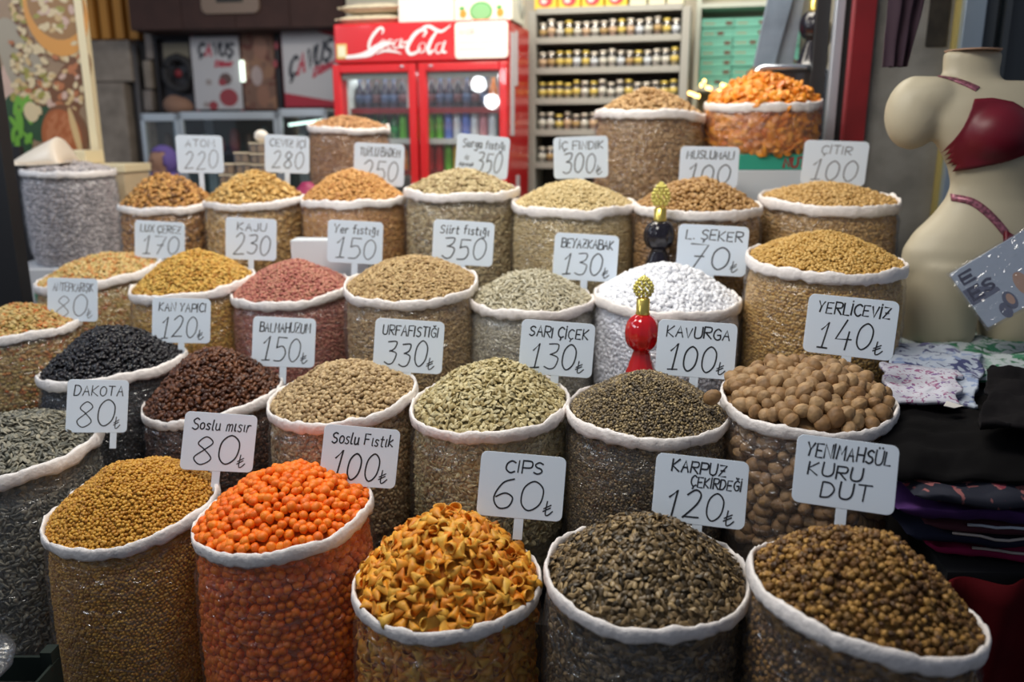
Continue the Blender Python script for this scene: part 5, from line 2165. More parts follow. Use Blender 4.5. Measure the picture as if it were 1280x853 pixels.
# garments hung from a rail across the right-hand side
rl = thing('clothes_rail', 'dark rail above the frame from which garments hang', 'rail', (1.7, 3.0, 2.33))
mb = MB()
mb.tube([(-.5, 0, 0), (.75, 0, 0)], .012, 8)
mb.obj('rail_tube', mat('dark_grey_metal'), rl, True)


def hung(px0, px1, pb0, pb1, yb, d, m, label):
    a = P(px0, 0, d)
    b = P(px1, 0, d)
    c = P(pb1, yb, d)
    e_ = P(pb0, yb, d)
    q = Vector(((a.x + b.x) / 2, 3.0, 2.32))
    t = thing('hanging_garment', label, 'clothes', q)
    top_ = 2.32
    mb = MB()
    n = 26
    for side in (0, 1):
        def fn(u, v, side=side):
            x0 = (a.x + (e_.x - a.x) * (1 - v))
            x1 = (b.x + (c.x - b.x) * (1 - v))
            x = x0 + (x1 - x0) * u
            z = c.z + (top_ - c.z) * v
            th = .022 * math.sin(PI * min(1, max(0, u))) ** .5
            y = .012 * math.sin(u * 17 + v * 2) + .01 * noise.noise(Vector((u * 5, v * 5, px0)))
            return Vector((x - q.x, (y - th) if side == 0 else (y + th), z - q.z))
        if side:
            mb.grid(lambda u, v: fn(1 - u, v), n, 16)
        else:
            mb.grid(fn, n, 16)
    mb.obj('fabric', m, t, True)
    mb = MB()
    w_ = (b.x - a.x) * .5
    mb.tube([(-w_, 0, -.0), (0, 0, .0), (w_, 0, -.0)], .005, 6)
    mb.tube([(0, 0, .0), (0, -.0, .02)], .003, 6)
    mb.obj('hanger', mat('dark_grey_metal'), t, True)


hung(1080, 1137, 1081, 1109, 88, 3.0, mat('aubergine_cloth', (.030, .012, .024), .85), 'dark aubergine garment hanging left of the mannequin neck')
hung(1250, 1330, 1240, 1330, 84, 3.05, mat('dark_brown_cloth', (.030, .010, .016), .85), 'dark brown garment hanging in the top right corner')

# ------------------------------------------------------------------ left side
LPn = Plane(55, 200, 4.55, -4)
a, zb_ = zst(LPn, -12, 260)
b, zt_ = zst(LPn, 111, 80)
_, zt_ = zst(LPn, 111, -25)
po = rot_thing(LPn, 'nut_poster_panel', 'tall printed panel showing pistachios and wooden bowls at the left', 'poster', (a + b) / 2)
hw = (b - a) / 2
mb = MB()
mb.bb(-hw, hw, 0, .05, 0, zt_ + .1)
mb.obj('panel', mat('poster_ground', (.33, .21, .12), .5, noise_amt=.25, noise_scale=5), po)
mb = MB()
mb.bb(hw - .036, hw + .004, -.012, .052, 0, zt_ + .1)
mb.obj('cream_edge_strip', mat('cream_strip', (.78, .66, .42), .5), po)


def pst(px, py):
    s, z = zst(LPn, px, py)
    return s - (a + b) / 2, z


PC = [mat('poster_' + n_, c_, .5) for n_, c_ in (('tan', (.55, .37, .17)), ('shell', (.62, .48, .28)), ('green', (.30, .26, .05)), ('brown', (.16, .06, .02)), ('bowl', (.62, .27, .05)), ('bowl_in', (.30, .15, .05)),
                                               ('leaf', (.14, .34, .03)), ('dark_leaf', (.02, .06, .02)), ('almond', (.42, .14, .05)), ('rust', (.34, .09, .02)), ('pink', (.55, .36, .28)), ('grey', (.34, .28, .20)))]
prs = random.Random(3)


def nutmark(mb, cx, cy, r, m, y):
    x, z = pst(cx, cy)
    k = 4.55 / FPX
    an = prs.uniform(0, PI)
    pts = []
    for i in range(12):
        t = 2 * PI * i / 12
        u, v = r * k * math.cos(t), r * .6 * k * math.sin(t)
        pts.append((x + u * math.cos(an) - v * math.sin(an), z + u * math.sin(an) + v * math.cos(an)))
    mb.flat(pts, y, m)


mb = MB()
x, z = pst(30, 60)
k = 4.55 / FPX


def blob(cx, cy, rx, ry, m, y, rot_=0., n=28):
    x, z = pst(cx, cy)
    mb.flat([(x + k * (rx * math.cos(t) * math.cos(rot_) - ry * math.sin(t) * math.sin(rot_)), z + k * (rx * math.cos(t) * math.sin(rot_) + ry * math.sin(t) * math.cos(rot_))) for t in [2 * PI * i / n for i in range(n)]], y, m)


blob(20, 110, 16, 40, 10, -.001)
blob(30, 85, 22, 60, 11, -.0012, .3)
blob(84, 120, 20, 60, 3, -.0014, -.5)
blob(22, 160, 18, 40, 7, -.0016)
blob(48, 150, 20, 26, 7, -.0018)
for i in range(210):
    cx, cy = prs.uniform(14, 104), prs.uniform(2, 140)
    if (cx - 68) ** 2 / 36 ** 2 + (cy - 22) ** 2 / 44 ** 2 < 1:
        continue
    warm = cx > 60 and cy > 60
    nutmark(mb, cx + 1.5, cy + 2, prs.uniform(4, 6.2), 3, -.002 - i * 1e-5)
    nutmark(mb, cx, cy, prs.uniform(3.5, 6), prs.choice((0, 1, 1, 2, 8) if not warm else (1, 10, 8, 0)), -.0035 - i * 1e-5)
blob(70, 14, 37, 52, 4, -.0052, .12)
blob(70, 5, 33, 41, 5, -.0054, .1)
for i in range(55):
    t, r_ = prs.uniform(0, 2 * PI), math.sqrt(prs.uniform(0, 1))
    nutmark(mb, 70 + 29 * r_ * math.cos(t), 4 + 36 * r_ * math.sin(t), prs.uniform(4, 6), prs.choice((0, 1, 2, 1, 10)), -.0058 - i * 1e-5)
for i in range(16):
    cx, cy = prs.uniform(14, 42), prs.uniform(125, 190)
    blob(cx, cy, prs.uniform(2, 4), prs.uniform(8, 15), 6, -.0065 - i * 1e-5, prs.uniform(-.6, .6))
blob(40, 140, 9, 12, 1, -.0068)
blob(82, 168, 27, 36, 3, -.0070)
blob(78, 172, 24, 34, 9, -.0071)
for i in range(30):
    t, r_ = prs.uniform(0, 2 * PI), math.sqrt(prs.uniform(0, 1))
    blob(76 + 20 * r_ * math.cos(t), 170 + 28 * r_ * math.sin(t), 2.2, 6, 8, -.0073 - i * 1e-5, prs.uniform(-.9, .1))
blob(95, 165, 4, 30, 0, -.0078, .15)
mb.obj('printed_picture', PC, po)
# black frame post left, dark board
q = P(4, 120, 3.35)
t = plainbox('black_post', (q.x - .075, q.y, 0), (.12, .08, 3.0), mat('black_paint', (.010, .010, .012), .5), 'black upright post cut by the left edge', 'post', body='post_body')
q = P(18, 290, 4.38)
t = plainbox('dark_board', (q.x - .05, q.y, 0), (.30, .04, 1.52), mat('very_dark_cloth', (.014, .012, .014), .8), 'dark board standing behind the black post at the left', 'board', body='board_body')
# cream scoop and trays on the grey balls
q = P(62, 206, 4.0)
t = thing('cream_scoop', 'cream plastic scoop lying on the grey sugared balls', 'scoop', (q.x, q.y, q.z), (0, 0, .1))
mb = MB()


def scoop(u, v):
    # u along length from the lip (0) to the heel (1)
    a = PI * (v - .0)
    wd = .13 * math.sin(PI * min(.5, .08 + u * .55)) ** .6
    hgt_ = .125 * (.12 + .88 * min(1, u * 1.25) ** .9) * (1 if u < .8 else (1 - ((u - .8) / .2) ** 2.2))
    x = -.15 + .25 * u
    return Vector((x, -wd * math.cos(a), .006 + hgt_ * math.sin(a)))


mb.grid(scoop, 20, 16)
o = mb.obj('scoop_shell', mat('cream_plastic', (.84, .72, .58), .4), t, True)
s_ = o.modifiers.new('thickness', 'SOLIDIFY')
s_.thickness = .004
mb = MB()
mb.grid(lambda u, v: Vector((-.17 + .30 * u, -.15 + .30 * v, .004 + .012 * (2 * u - 1) ** 2 + .004 * noise.noise(Vector((u * 5, v * 5, 0))))), 14, 14)
o = mb.obj('scoop_base', mat('cream_plastic'), t, True)
s_ = o.modifiers.new('thickness', 'SOLIDIFY')
s_.thickness = .004
q = P(128, 300, 4.42)
zt_ = P(128, 208, 4.35).z
t = plainbox('cream_bin', (q.x, q.y + .1, 0), (.36, .30, zt_), mat('cream_bin_card', (.62, .48, .30), .6, noise_amt=.1), 'cream bin standing behind the sack of grey sugared balls', 'bin', body='bin_body')
mb = MB()
mb.bb(-.19, .19, -.16, .16, zt_ - .03, zt_ + .012)
mb.obj('rim', mat('cream_strip'), t, bevel=.004)
q = P(98, 205, 4.4)
t = plainbox('cream_tray', (q.x + .0, q.y + .02, zt_ + .013), (.17, .2, .07), mat('cream_strip'), 'small cream tray standing on the cream bin', 'tray', body='tray_body', bev=.006)

# staircase of clear sweet boxes
BX = mat('sweet_brown', (.42, .27, .13), .6, noise_amt=.5, noise_scale=30)
BF = film_mat('box_film', tint=(.95, .92, .88), haze=.10, gloss=.14, rough=.1, bump=0)
q0 = P(306, 235, 4.15)
cols_ = [(0, P(290, 204, 4.15).z), (1, P(307, 190, 4.15).z), (2, P(324, 178, 4.15).z)]
CNm = ('left', 'middle', 'right')
for c_, zt_ in cols_:
    n = max(4, round((zt_ - 1.12) / .052))
    hb = (zt_ - 1.12) / n
    for k in range(n):
        x = q0.x - .075 + c_ * .080
        t = thing('sweet_box', 'clear box of brown sweets, %s from the top in the %s stack' % (('first', 'second', 'third', 'fourth', 'fifth', 'sixth', 'seventh', 'eighth', 'ninth', 'tenth')[n - 1 - k], CNm[c_]), 'box',
                  (x + random.uniform(-.003, .003), q0.y + .02, 1.1205 + k * hb), (0, 0, rad(random.uniform(-3, 3))), 'clear sweet boxes in the staircase stack')
        mb = MB()
        mb.bb(-.037, .037, -.05, .05, 0, hb * .96)
        mb.obj('clear_shell', BF, t, bevel=.004)
        for sx in (-1, 1):
            mb = MB()
            mb.bb(sx * .017 - .013, sx * .017 + .013, -.042, .042, .004, hb * .78)
            mb.obj('sweet', BX, t, bevel=.004)
        mb = MB()
        mb.bb(-.038, .038, -.051, .051, hb * .84, hb * .97)
        mb.obj('lid', mat('cream_lid', (.72, .60, .42), .5), t, bevel=.002)
t = thing('white_pouch', 'small white pouch on top of the right stack of sweet boxes', 'pouch', (q0.x + .095, q0.y + .02, cols_[2][1] + .001))
mb = MB()
mb.ell((0, 0, .030), (.035, .035, .030), 16, 10)
mb.obj('pouch_body', mat('white_pouch_cloth', (.80, .74, .66), .7), t, True)
q = P(384, 236, 3.78)
t = thing('magenta_pouch', 'small magenta pouch between two sacks of golden nuts', 'pouch', (q.x, q.y, 1.1205))
mb = MB()
mb.lathe([(0, 0), (.05, 0), (.06, .10), (.05, q.z - 1.12), (.02, q.z - 1.09), (0, q.z - 1.09)], 16)
mb.obj('pouch_body', mat('magenta_satin', (.35, .02, .10), .5), t, True)
q = P(395, 318, 2.98)
t = plainbox('white_carton', (q.x, 3.24, 0.6205), (.30, .10, P(395, 300, 3.2).z - .62), mat('white_card_blue'), 'white carton half hidden between the third and fourth rows of sacks')

# ------------------------------------------------------------------ shop across the alley
LP = Plane(180, 140, 7.1, 8)
wl = bpy.data.objects.new('wall_left', None)
COL.objects.link(wl)
wl.location = (LP.o.x, LP.o.y, 0)
wl.rotation_euler = (0, 0, LP.a)
wl['kind'] = 'structure'
STN = mat('old_stone', (.30, .25, .22), .9, noise_amt=.35, noise_scale=9, bump=.5)
STN2 = mat('old_stone_pale', (.38, .31, .25), .9, noise_amt=.35, noise_scale=7, bump=.5)


def lst(px, py, back=0.):
    return zst(LP, px, py, back)


a, _ = lst(60, 100)
b, _ = lst(440, 100)
mb = MB()
mb.bb(a, b + .4, .12, .3, 0, 3.6)
mb.obj('backing', mat('dark_wall', (.05, .045, .045), .9), wl)
brs = random.Random(5)
for (x0, x1, ys) in ((100, 168, (50, 103, 215, 330)), (178, 193, (38, 75, 112, 140, 215, 330))):
    for y0, y1 in zip(ys, ys[1:]):
        s0, zt1 = lst(x0, y0)
        s1, zt0 = lst(x1, y1)
        mb = MB()
        pr = brs.uniform(0, .02)
        mb.bb(s0 + .006, s1 - .006, -pr, .12, max(0, zt0 + .006), zt1 - .006)
        mb.obj('stone', STN if brs.random() < .6 else STN2, wl, bevel=.012)
for i in range(4):
    s0, z1 = lst(106 + 17.5 * i, -10)
    s1, z0_ = lst(123 + 17.5 * i, 49)
    mb = MB()
    mb.bb(s0 + .002, s1 - .002, -.03, .1, z0_, z1 + .3)
    mb.obj('plank', mat('orange_wood', (.62, .26, .04), .6, noise_amt=.15, noise_scale=3), wl, bevel=.004)
s0, z1 = lst(170, 55)
s1, z0_ = lst(176, 240)
t = rot_thing(LP, 'drain_pipe', 'dark thin pipe running down between the stone blocks', 'pipe', (s0 + s1) / 2, 0, .04)
mb = MB()
mb.tube([(0, 0, 0), (0, 0, z1)], .025, 10)
mb.obj('pipe_body', mat('pipe_grey', (.11, .10, .10), .6), t, True)
# awning box
s0, z0_ = lst(163, 38, -.35)
s1, _ = lst(432, 32, -.35)
t = rot_thing(LP, 'brown_fascia', 'dark brown shop fascia box across the top left', 'fascia', s0, z0_, 0)
BRN = mat('fascia_brown', (.060, .026, .020), .8, noise_amt=.2)
L = s1 - s0
for i in range(4):
    mb = MB()
    mb.bb(L * i / 4 + .002, L * (i + 1) / 4 - .002, -.35, .11, 0, .75)
    mb.obj('panel', BRN, t, bevel=.004)
s2, z2 = lst(254, 18, -.35)
s3, _ = lst(326, 18, -.35)
mb = MB()
mb.prism(rrect(s3 - s2, .30, .05, 5, (s2 + s3) / 2 - s0, z2 - z0_ + .15), -.375, -.351)
pq = mb.obj('plaque', mat('plaque_tan', (.24, .16, .11), .5), t)
mb = MB()
mb.bb(s2 - s0 + .13, s3 - s0 - .13, -.379, -.3755, z2 - z0_ + .08, z2 - z0_ + .14)
mb.obj('plaque_stripe', BLK, pq)
# shop window, frame and posters
wt = bpy.data.objects.new('window_1', None)
COL.objects.link(wt)
wt.location = (LP.o.x, LP.o.y, 0)
wt.rotation_euler = (0, 0, LP.a)
wt['kind'] = 'structure'
DKF = mat('dark_window_frame', (.022, .018, .020), .5)
REDF = mat('dark_red_strip', (.22, .015, .02), .5)


def wbox(px0, px1, py0, py1, y0, y1, m, name, parent=wt, bev=.0):
    s0, z1 = lst(px0, py0, y0)
    s1, z0_ = lst(px1, py1, y0)
    mb = MB()
    mb.bb(s0, s1, y0, y1, z0_, z1)
    return mb.obj(name, m, parent, bevel=bev)


wbox(192, 350, 38, 147, .05, .10, mat('dim_window_glass', (.06, .055, .06), .12, spec=.7), 'dark_pane')
for x0, x1 in ((190, 204), (239, 244), (299, 312), (340, 354)):
    wbox(x0, x1, 36, 150, -.02, .04, DKF, 'window_frame')
wbox(190, 356, 34, 46, -.021, .04, DKF, 'window_frame')
for x0, x1 in ((242, 246), (298, 302), (352, 357)):
    wbox(x0, x1, 44, 150, -.03, -.0205, REDF, 'red_strip')


def lthing(name, label, cat, px, py, y=0.):
    s, z = lst(px, py, y)
    q = on_plane(LP, s, y, z)
    t = thing(name, label, cat, q, (0, 0, LP.a))
    return t, s, z


def lrel(px, py, s, z, y=0.):
    a_, b_ = lst(px, py, y)
    return a_ - s, b_ - z


def shopword(t, s, z, px0, px1, py0, py1, dy, yy, slant=.2, pen=.02, sub=None, skew=0.):
    mb = MB()
    x0, z0_ = lrel(px0, py1, s, z, yy)
    x1, z1 = lrel(px1, py0, s, z, yy)
    write(mb, 'ÇAVUŞ', x0, x1, z0_, z1, pen, dy, slant=slant, squeeze=False, mfun=lambda i: 1 if i == 1 else 0)
    if sub:
        x0, z0_ = lrel(sub[0], sub[3], s, z, yy)
        x1, z1 = lrel(sub[1], sub[2], s, z, yy)
        write(mb, 'Döner', x0, x1, z0_, z1, pen * .7, dy - .001, slant=.3, squeeze=False, mfun=lambda i: 1)
    if skew:
        for i, v_ in enumerate(mb.v):
            mb.v[i] = (v_[0], v_[1], v_[2] + (v_[0]) * skew)
    mb.obj('lettering', [mat('sign_black_print', (.03, .03, .04), .5), mat('sign_red_print', (.50, .03, .06), .5)], t)


SGW = mat('shop_sign_white', (.56, .54, .55), .5)
t, s, z = lthing('shop_poster', 'white poster with black and red lettering in the far shop window', 'poster', 271, 136, -.035)
x0, z0_ = lrel(246, 137, s, z, -.035)
x1, z1 = lrel(298, 45, s, z, -.035)
mb = MB()
mb.bb(x0, x1, -.012, 0, z0_, z1)
mb.obj('sheet', SGW, t)
shopword(t, s, z, 249, 290, 54, 70, -.0135, -.035, pen=.022, sub=(270, 291, 76, 83))
mb = MB()
for (cx, cy, r_, m_) in ((283, 99, 8, 0), (279, 103, 5, 1), (262, 103, 4, 2), (287, 122, 12, 1), (268, 132, 6, 1), (259, 131, 4, 2)):
    xx, zz = lrel(cx, cy, s, z, -.035)
    oval(mb, xx, zz, r_ * .0069, r_ * .0060, -.0135 - .0006 * m_, m_)
mb.obj('printed_picture', [mat('print_brown', (.14, .08, .07), .5), mat('print_dull_red', (.34, .05, .06), .5), mat('print_greyish', (.36, .30, .28), .5)], t)
t, s, z = lthing('shop_poster', 'brown and pink picture poster right of the white one in the far window', 'poster', 325, 136, -.035)
x0, z0_ = lrel(308, 137, s, z, -.035)
x1, z1 = lrel(341, 42, s, z, -.035)
mb = MB()
mb.bb(x0, x1, -.012, 0, z0_, z1)
mb.obj('sheet', patch_mat('food_picture', (.20, .11, .08), [(.30, .16, .10), (.14, .05, .04), (.36, .24, .18)], 9, .5), t)
mb = MB()
for cx, cy, r_, m_ in ((326, 60, 12, 0), (322, 95, 10, 1), (330, 120, 11, 0), (346, 57, 4, 2), (345, 80, 4, 2)):
    xx, zz = lrel(cx, cy, s, z, -.035)
    oval(mb, xx, zz, r_ * .005, r_ * .008, -.0135 - .0006 * m_, m_)
mb.obj('printed_picture', [mat('print_warm_brown', (.28, .13, .08), .5), mat('print_pale_pink', (.42, .32, .30), .5), mat('print_dull_red')], t)
t, s, z = lthing('shop_sign', 'white shop sign with slanted lettering and red corners beside the fridge', 'sign', 388, 134, -.05)
x0, z0_ = lrel(359, 134, s, z, -.05)
x1, z1 = lrel(428, 28, s, z, -.05)
mb = MB()
mb.bb(x0, x1, -.03, 0, z0_, z1)
mb.obj('sign_board', SGW, t)
mb = MB()
h_ = z1 - z0_
mb.flat([(x0, z0_ + .0), (x1, z0_), (x1, z0_ + .03), (x0, z0_ + .17 * h_)], -.0315)
mb.obj('red_corner', mat('sign_red_field', (.42, .02, .04), .5), t)
mb = MB()
mb.flat([(x0 + .15 * (x1 - x0), z1), (x1, z1 - .20 * h_), (x1, z1)], -.0315)
mb.obj('red_corner', mat('sign_red_field', (.42, .02, .04), .5), t)
shopword(t, s, z, 363, 414, 64, 88, -.033, -.05, pen=.026, sub=(394, 420, 90, 100), skew=.45)
t, s, z = lthing('neon_tube', 'short upright glowing tube between the far posters', 'light', 304, 102, -.06)
mb = MB()
xx, z1 = lrel(304, 76, s, z, -.06)
mb.tube([(0, 0, 0), (.0, 0, z1)], .018, 10)
mb.obj('tube', mat('neon_glow', (.85, 1, .85), .5, emit=2.0), t, True)
t, s, z = lthing('cream_notice', 'cream notice card in the upper left of the far window', 'card', 222, 78, .0)
x0, z0_ = lrel(206, 78, s, z)
x1, z1 = lrel(241, 54, s, z)
mb = MB()
mb.bb(x0, x1, -.01, 0, z0_, z1)
mb.obj('card_body', mat('dull_cream_card', (.20, .17, .12), .6), t)
t, s, z = lthing('wreath', 'dark round wreath hanging below the cream notice card', 'wreath', 223, 92, -.03)
mb = MB()
mb.tube([(.12 * math.cos(2 * PI * i / 20), 0, .13 * math.sin(2 * PI * i / 20)) for i in range(20)], [.03 + .006 * (i % 2) for i in range(20)], 7, closed=True)
mb.obj('wreath_ring', mat('wreath_dark', (.03, .028, .03), .8), t, True)
mb = MB()
mb.ell((0, 0, 0), (.035, .02, .035), 10, 8)
mb.obj('red_bow', mat('dark_red_strip'), t, True)

# display cases
CP = Plane(176, 142, 6.0, 7)


def cst(px, py):
    return zst(CP, px, py)


ALU = mat('pale_aluminium', (.52, .58, .64), .4, metal=.3)
TEAL = mat('case_teal_dark', (.035, .075, .075), .5, noise_amt=.5, noise_scale=5)
CG = film_mat('case_glass', tint=(.82, .92, .90), haze=.03, gloss=.10, rough=.04, bump=0)
CI = [mat('case_goods_' + n_, c_, .5) for n_, c_ in (('white', (.50, .54, .54)), ('red', (.25, .05, .05)), ('teal', (.16, .26, .26)), ('brown', (.14, .08, .06)))]
for (x0, x1, yt, lb) in ((174, 222, 142, 'left'), (222, 346, 140, 'long middle'), (346, 408, 136, 'slightly taller right')):
    a, zt_ = cst(x0, yt)
    b, _ = cst(x1, yt)
    t = rot_thing(CP, 'glass_display_case', '%s pale framed glass display case of the far shop' % lb, 'display case', (a + b) / 2)
    hw = (b - a) / 2 - .002
    mb = MB()
    for sx in (-1, 1):
        for y in (0, .46):
            mb.bb(sx * hw - (.03 if sx > 0 else 0), sx * hw + (.03 if sx < 0 else 0), y, y + .03, 0, zt_)
    mb.bb(-hw, hw, 0, .03, zt_ - .055, zt_)
    mb.bb(-hw, hw, .46, .49, zt_ - .03, zt_)
    mb.bb(-hw, hw, 0, .49, .90, .94)
    mb.obj('frame', ALU, t, bevel=.004)
    mb = MB()
    mb.bb(-hw, hw, .03, .46, zt_ - .012, zt_ - .001)
    mb.obj('top_panel', ALU, t)
    mb = MB()
    mb.bb(-hw + .03, hw - .03, .47, .48, .94, zt_ - .03)
    mb.bb(-hw + .03, hw - .03, 0, .46, 0, .90, 0)
    mb.obj('back_panel', TEAL, t)
    mb = MB()
    mb.bb(-hw + .03, hw - .03, .05, .45, zt_ - .30, zt_ - .285)
    mb.obj('glass_shelf', JG, t)
    mb = MB()
    mb.add([(-hw + .03, .012, .94), (hw - .03, .012, .94), (hw - .03, .012, zt_ - .055), (-hw + .03, .012, zt_ - .055)], [(0, 1, 2, 3)])
    mb.obj('glass_pane', CG, t)
    if lb.startswith('slightly'):
        mb = MB()
        mb.tube([(-hw + .04, .10, zt_ - .11), (hw - .04, .10, zt_ - .075)], .009, 8)
        mb.obj('strip_lamp', mat('cool_glow', (.8, 1, .92), .5, emit=2.5), t, True)
    nI = max(2, int((b - a) / .11))
    for i in range(nI):
        for lv, zz in ((0, .941), (1, zt_ - .2845)):
            xx = -hw + .08 + (2 * hw - .16) * i / max(1, nI - 1)
            g_ = random.choice((0, 2, 1, 3, 2))
            o2 = MB()
            r_ = random.uniform(.028, .045)
            hh_ = random.uniform(.10, .20) if lv else random.uniform(.15, .3)
            o2.lathe([(r_ * .7, 0), (r_, hh_ * .3), (r_ * .9, hh_ * .8), (r_ * .5, hh_), (0, hh_)], 12)
            c = on_plane(CP, (a + b) / 2 + xx, .22, zz)
            ob = o2.obj('glass_jar', CI[g_], None, True, loc=c)
            tag(ob, '%s jar in the %s far display case, %s level' % (('whitish', 'dull red', 'teal', 'brown')[g_], lb, ('bottom', 'upper')[lv]), 'jar', '%s jars, %s case, %s level' % (('whitish', 'dull red', 'teal', 'brown')[g_], lb, ('bottom', 'upper')[lv]))
t = rot_thing(CP, 'cloth_bundle', 'brown cloth bundle lying on the left far display case', 'bundle', cst(206, 138)[0], cst(174, 142)[1] + .001, .2)
mb = MB()
mb.ell((0, 0, .06), (.11, .10, .07), 16, 10)
for i, v_ in enumerate(mb.v):
    q = Vector(v_)
    mb.v[i] = tuple(Vector((q.x, q.y, max(0, q.z * (1 + .3 * noise.noise(q * 9))))))
mb.obj('bundle_body', mat('bundle_brown', (.22, .12, .08), .8), t, True)


# ------------------------------------------------------------------ people in the background
def person(px, py_top, d, label, scarf=None, coat=(.04, .05, .10), yaw=0., hair=(.02, .015, .012), skin=(.42, .24, .17), lean=0.):
    top_ = P(px, py_top, d)
    Hh = top_.z
    t = thing('person', label, 'person', (top_.x, top_.y, 0), (0, 0, yaw))
    k = Hh / 1.65
    mb = MB()
    # one skeleton, one surface
    V = {'pel': (0, .02, .92), 'belly': (0, .02, 1.08), 'chest': (0, .0, 1.25), 'neck': (0, .0, 1.40), 'head0': (0, -.01, 1.46), 'head1': (0, -.01, 1.56),
         'shl': (-.17, 0, 1.34), 'ell': (-.22, .02, 1.08), 'wrl': (-.17, -.16, .95), 'hal': (-.15, -.22, .94),
         'shr': (.17, 0, 1.34), 'elr': (.22, .02, 1.08), 'wrr': (.17, -.16, .95), 'har': (.15, -.22, .94),
         'hl': (-.09, .02, .88), 'kl': (-.10, 0, .48), 'al': (-.10, .03, .09), 'tl': (-.10, -.11, .035), 'hr': (.09, .02, .88), 'kr': (.10, 0, .48), 'ar': (.10, .03, .09), 'tr': (.10, -.11, .035)}
    Rr = {'pel': .15, 'belly': .14, 'chest': .15, 'neck': .055, 'head0': .068, 'head1': .085, 'shl': .07, 'ell': .048, 'wrl': .034, 'hal': .036, 'shr': .07, 'elr': .048, 'wrr': .034, 'har': .036,
          'hl': .10, 'kl': .065, 'al': .045, 'tl': .04, 'hr': .10, 'kr': .065, 'ar': .045, 'tr': .04}
    E = [('pel', 'belly'), ('belly', 'chest'), ('chest', 'neck'), ('neck', 'head0'), ('head0', 'head1'), ('chest', 'shl'), ('shl', 'ell'), ('ell', 'wrl'), ('wrl', 'hal'), ('chest', 'shr'), ('shr', 'elr'), ('elr', 'wrr'), ('wrr', 'har'),
         ('pel', 'hl'), ('hl', 'kl'), ('kl', 'al'), ('al', 'tl'), ('pel', 'hr'), ('hr', 'kr'), ('kr', 'ar'), ('ar', 'tr')]
    for a_, b_ in E:
        A, B = Vector(V[a_]) * k, Vector(V[b_]) * k
        n = 5
        for i in range(n + 1):
            f = i / n
            r_ = (Rr[a_] * (1 - f) + Rr[b_] * f) * k
            mb.ell(A.lerp(B, f), (r_, r_ * .82, r_), 12, 8)
    # face: brow, nose, chin, ears
    for c, r_ in (((0, -.012, 1.545), (.074, .090, .100)), ((0, -.100, 1.530), (.012, .020, .022)), ((0, -.075, 1.470), (.030, .024, .022)), ((0, -.085, 1.497), (.022, .012, .007)), ((0, -.088, 1.562), (.045, .012, .010)), ((-.076, 0, 1.53), (.010, .018, .028)), ((.076, 0, 1.53), (.010, .018, .028))):
        mb.ell(Vector(c) * k, tuple(q * k for q in r_), 12, 8)
    for sx in (-1, 1):
        for j in range(4):
            mb.tube([Vector((sx * (.15 + (j - 1.5) * .016), -.24, .94)) * k, Vector((sx * (.15 + (j - 1.5) * .015), -.285, .935 - .004 * j)) * k, Vector((sx * (.148 + (j - 1.5) * .013), -.305, .915)) * k], [.009 * k, .008 * k, .007 * k], 8)
        mb.tube([Vector((sx * .125, -.20, .95)) * k, Vector((sx * .10, -.235, .955)) * k, Vector((sx * .10, -.262, .945)) * k], [.011 * k, .009 * k, .008 * k], 8)
    sk_ = mat('skin_%s' % label[:6], skin, .6)
    body = remeshed(mb, 'body', sk_, .0125, 2)
    ct = mat('coat_%s' % label[:6], coat, .85)
    body.data.materials.clear()
    body.data.materials.append(sk_)
    body.data.materials.append(ct)
    body.data.materials.append(mat('trousers_dark', (.02, .02, .025), .85))
    for p_ in body.data.polygons:
        c = p_.center
        hand = c.y < -.19 * k and c.z < 1.0 * k and c.z > .8 * k
        p_.material_index = 0 if (c.z > 1.385 * k or hand) else (2 if c.z < .86 * k else 1)
    body.parent = t
    mb = MB()
    for sx in (-1, 1):
        mb.ell(Vector((sx * .030, -.094, 1.548)) * k, (.012 * k, .006 * k, .006 * k), 8, 6)
    mb.obj('eyes', mat('eye_dark', (.02, .015, .012), .3), t, True)
    mb = MB()

    def shell(u, v, r=(.092, .106, .112)):
        th = 2 * PI * u
        ph = -PI / 2 * .9 + PI * .95 * v
        q = Vector((math.cos(ph) * math.cos(th) * r[0], math.cos(ph) * math.sin(th) * r[1], math.sin(ph) * r[2]))
        return q
    c0 = Vector((0, .006, 1.548))
    vs, keep = [], []
    nu, nv = 32, 22
    for j in range(nv + 1):
        for i in range(nu):
            q = shell(i / nu, j / nv)
            vs.append((q + c0) * k)
            if scarf:
                keep.append(not (q.y < -.025 and abs(q.x) < .078 and q.z < .062))
            else:
                keep.append(not (q.y < -.02 and q.z < .052) and q.z > -.075)
    fs = []
    for j in range(nv):
        for i in range(nu):
            f = (j * nu + i, j * nu + (i + 1) % nu, (j + 1) * nu + (i + 1) % nu, (j + 1) * nu + i)
            if all(keep[x_] for x_ in f):
                fs.append(f)
    mb.add(vs, fs)
    if scarf:
        loft_r = [(0, .01 * k, 1.46 * k, .082 * k, .085 * k), (0, .01 * k, 1.41 * k, .10 * k, .095 * k), (0, .005 * k, 1.36 * k, .15 * k, .12 * k)]
        n = 32
        vs2 = []
        for (cx, cy, z_, rx, ry) in loft_r:
            for i in range(n):
                a_ = 2 * PI * i / n
                vs2.append((cx + rx * math.cos(a_), cy + ry * math.sin(a_) - (.01 if math.sin(a_) < 0 else 0), z_ + .006 * math.sin(a_ * 5)))
        mb.add(vs2, [(q_ * n + i, q_ * n + (i + 1) % n, (q_ + 1) * n + (i + 1) % n, (q_ + 1) * n + i) for q_ in range(2) for i in range(n)])
    o = mb.obj('headscarf' if scarf else 'hair', mat('scarf_cloth', scarf, .8) if scarf else mat('dark_hair', hair, .7), t, True)
    s_ = o.modifiers.new('thickness', 'SOLIDIFY')
    s_.thickness = .008
    return t


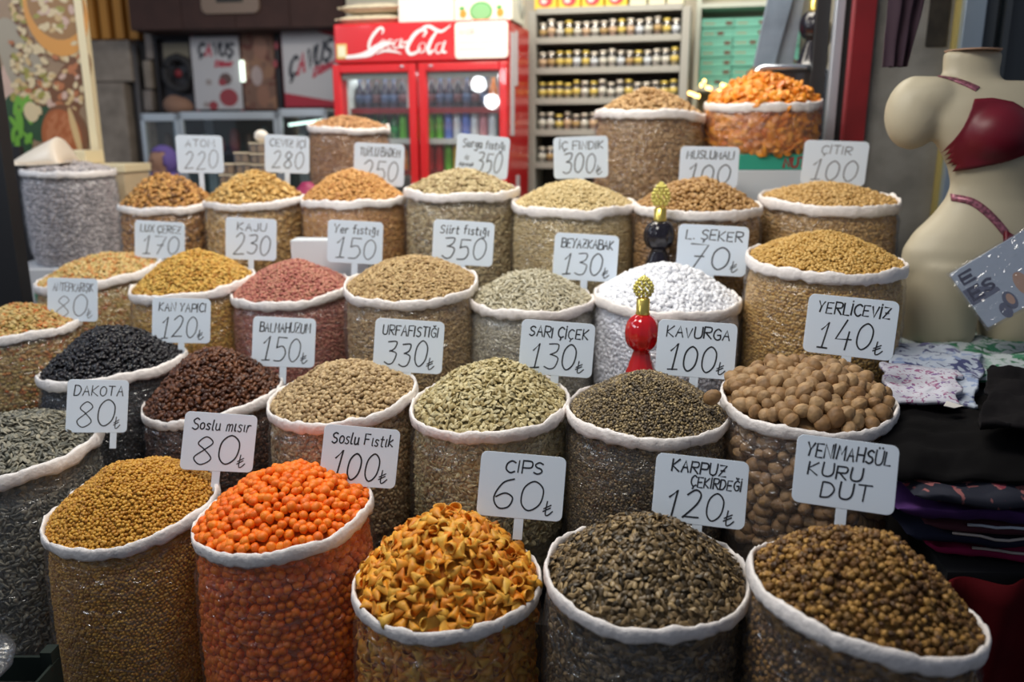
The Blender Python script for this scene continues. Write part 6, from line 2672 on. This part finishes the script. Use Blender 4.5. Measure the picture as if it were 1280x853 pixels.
person(202, 183, 5.55, 'person in a purple headscarf and dark navy coat, turned left by the display case', scarf=(.17, .12, .42), yaw=rad(-45))
person(297, 158, 6.75, 'person in a dark jacket standing behind the long far display case', coat=(.02, .022, .03), yaw=rad(20))

# ------------------------------------------------------------------ lower left corner
q = P(20, 820, 1.72)
t = thing('dark_green_crate', 'dark green slatted crate in the bottom left corner', 'crate', (q.x - .10, q.y - .02, 0))
t.scale = (.62, .8, 1)
GRN = mat('dark_green_plastic', (.004, .012, .007), .8)
zc = P(20, 845, 1.72).z
mb = MB()
for sx in (-1, 1):
    for sy in (-1, 1):
        mb.bb(sx * .19 - .02, sx * .19 + .02, sy * .13 - .02, sy * .13 + .02, 0, zc)
mb.bb(-.19, .19, -.13, .13, .0, .02)
mb.obj('crate_frame', GRN, t)
n = int(zc / .085)
for i in range(n):
    z = .02 + i * (zc - .02) / n
    for (x0, x1, y0, y1) in ((-.2, .2, -.152, -.142), (-.2, .2, .142, .152), (-.212, -.202, -.14, .14), (.202, .212, -.14, .14)):
        mb = MB()
        mb.bb(x0, x1, y0, y1, z, z + .06)
        mb.obj('slat', GRN, t)
BAGF = film_mat('grey_bag_film', tint=(.86, .87, .9), haze=.045, gloss=.03, rough=.2, bump=.8, scale=14)


def bagblob(c, r, label, sd, fl=.0):
    t = thing('plastic_bag', label, 'bag', c)
    mb = MB()
    mb.ell((0, 0, r[2]), r, 40, 26)
    for i, v_ in enumerate(mb.v):
        q = Vector(v_)
        n_ = 1 + .35 * noise.noise(q * 9 + Vector((sd, 0, 0))) + .20 * abs(noise.noise(q * 22 + Vector((sd, 0, 0))))
        mb.v[i] = (q.x * n_, q.y * n_, max(0, q.z * (1 + .2 * noise.noise(q * 12))))
    mb.obj('bag_body', BAGF, t, True)


bagblob((q.x - .09, q.y - .02, zc + .001), (.085, .08, .030), 'crumpled grey see-through bag on the dark green crate', 2)
q = P(-2, 735, 1.86)
bagblob((q.x - .06, q.y - .05, zc + .001), (.06, .05, .07), 'crumpled clear bag standing at the left edge', 8)
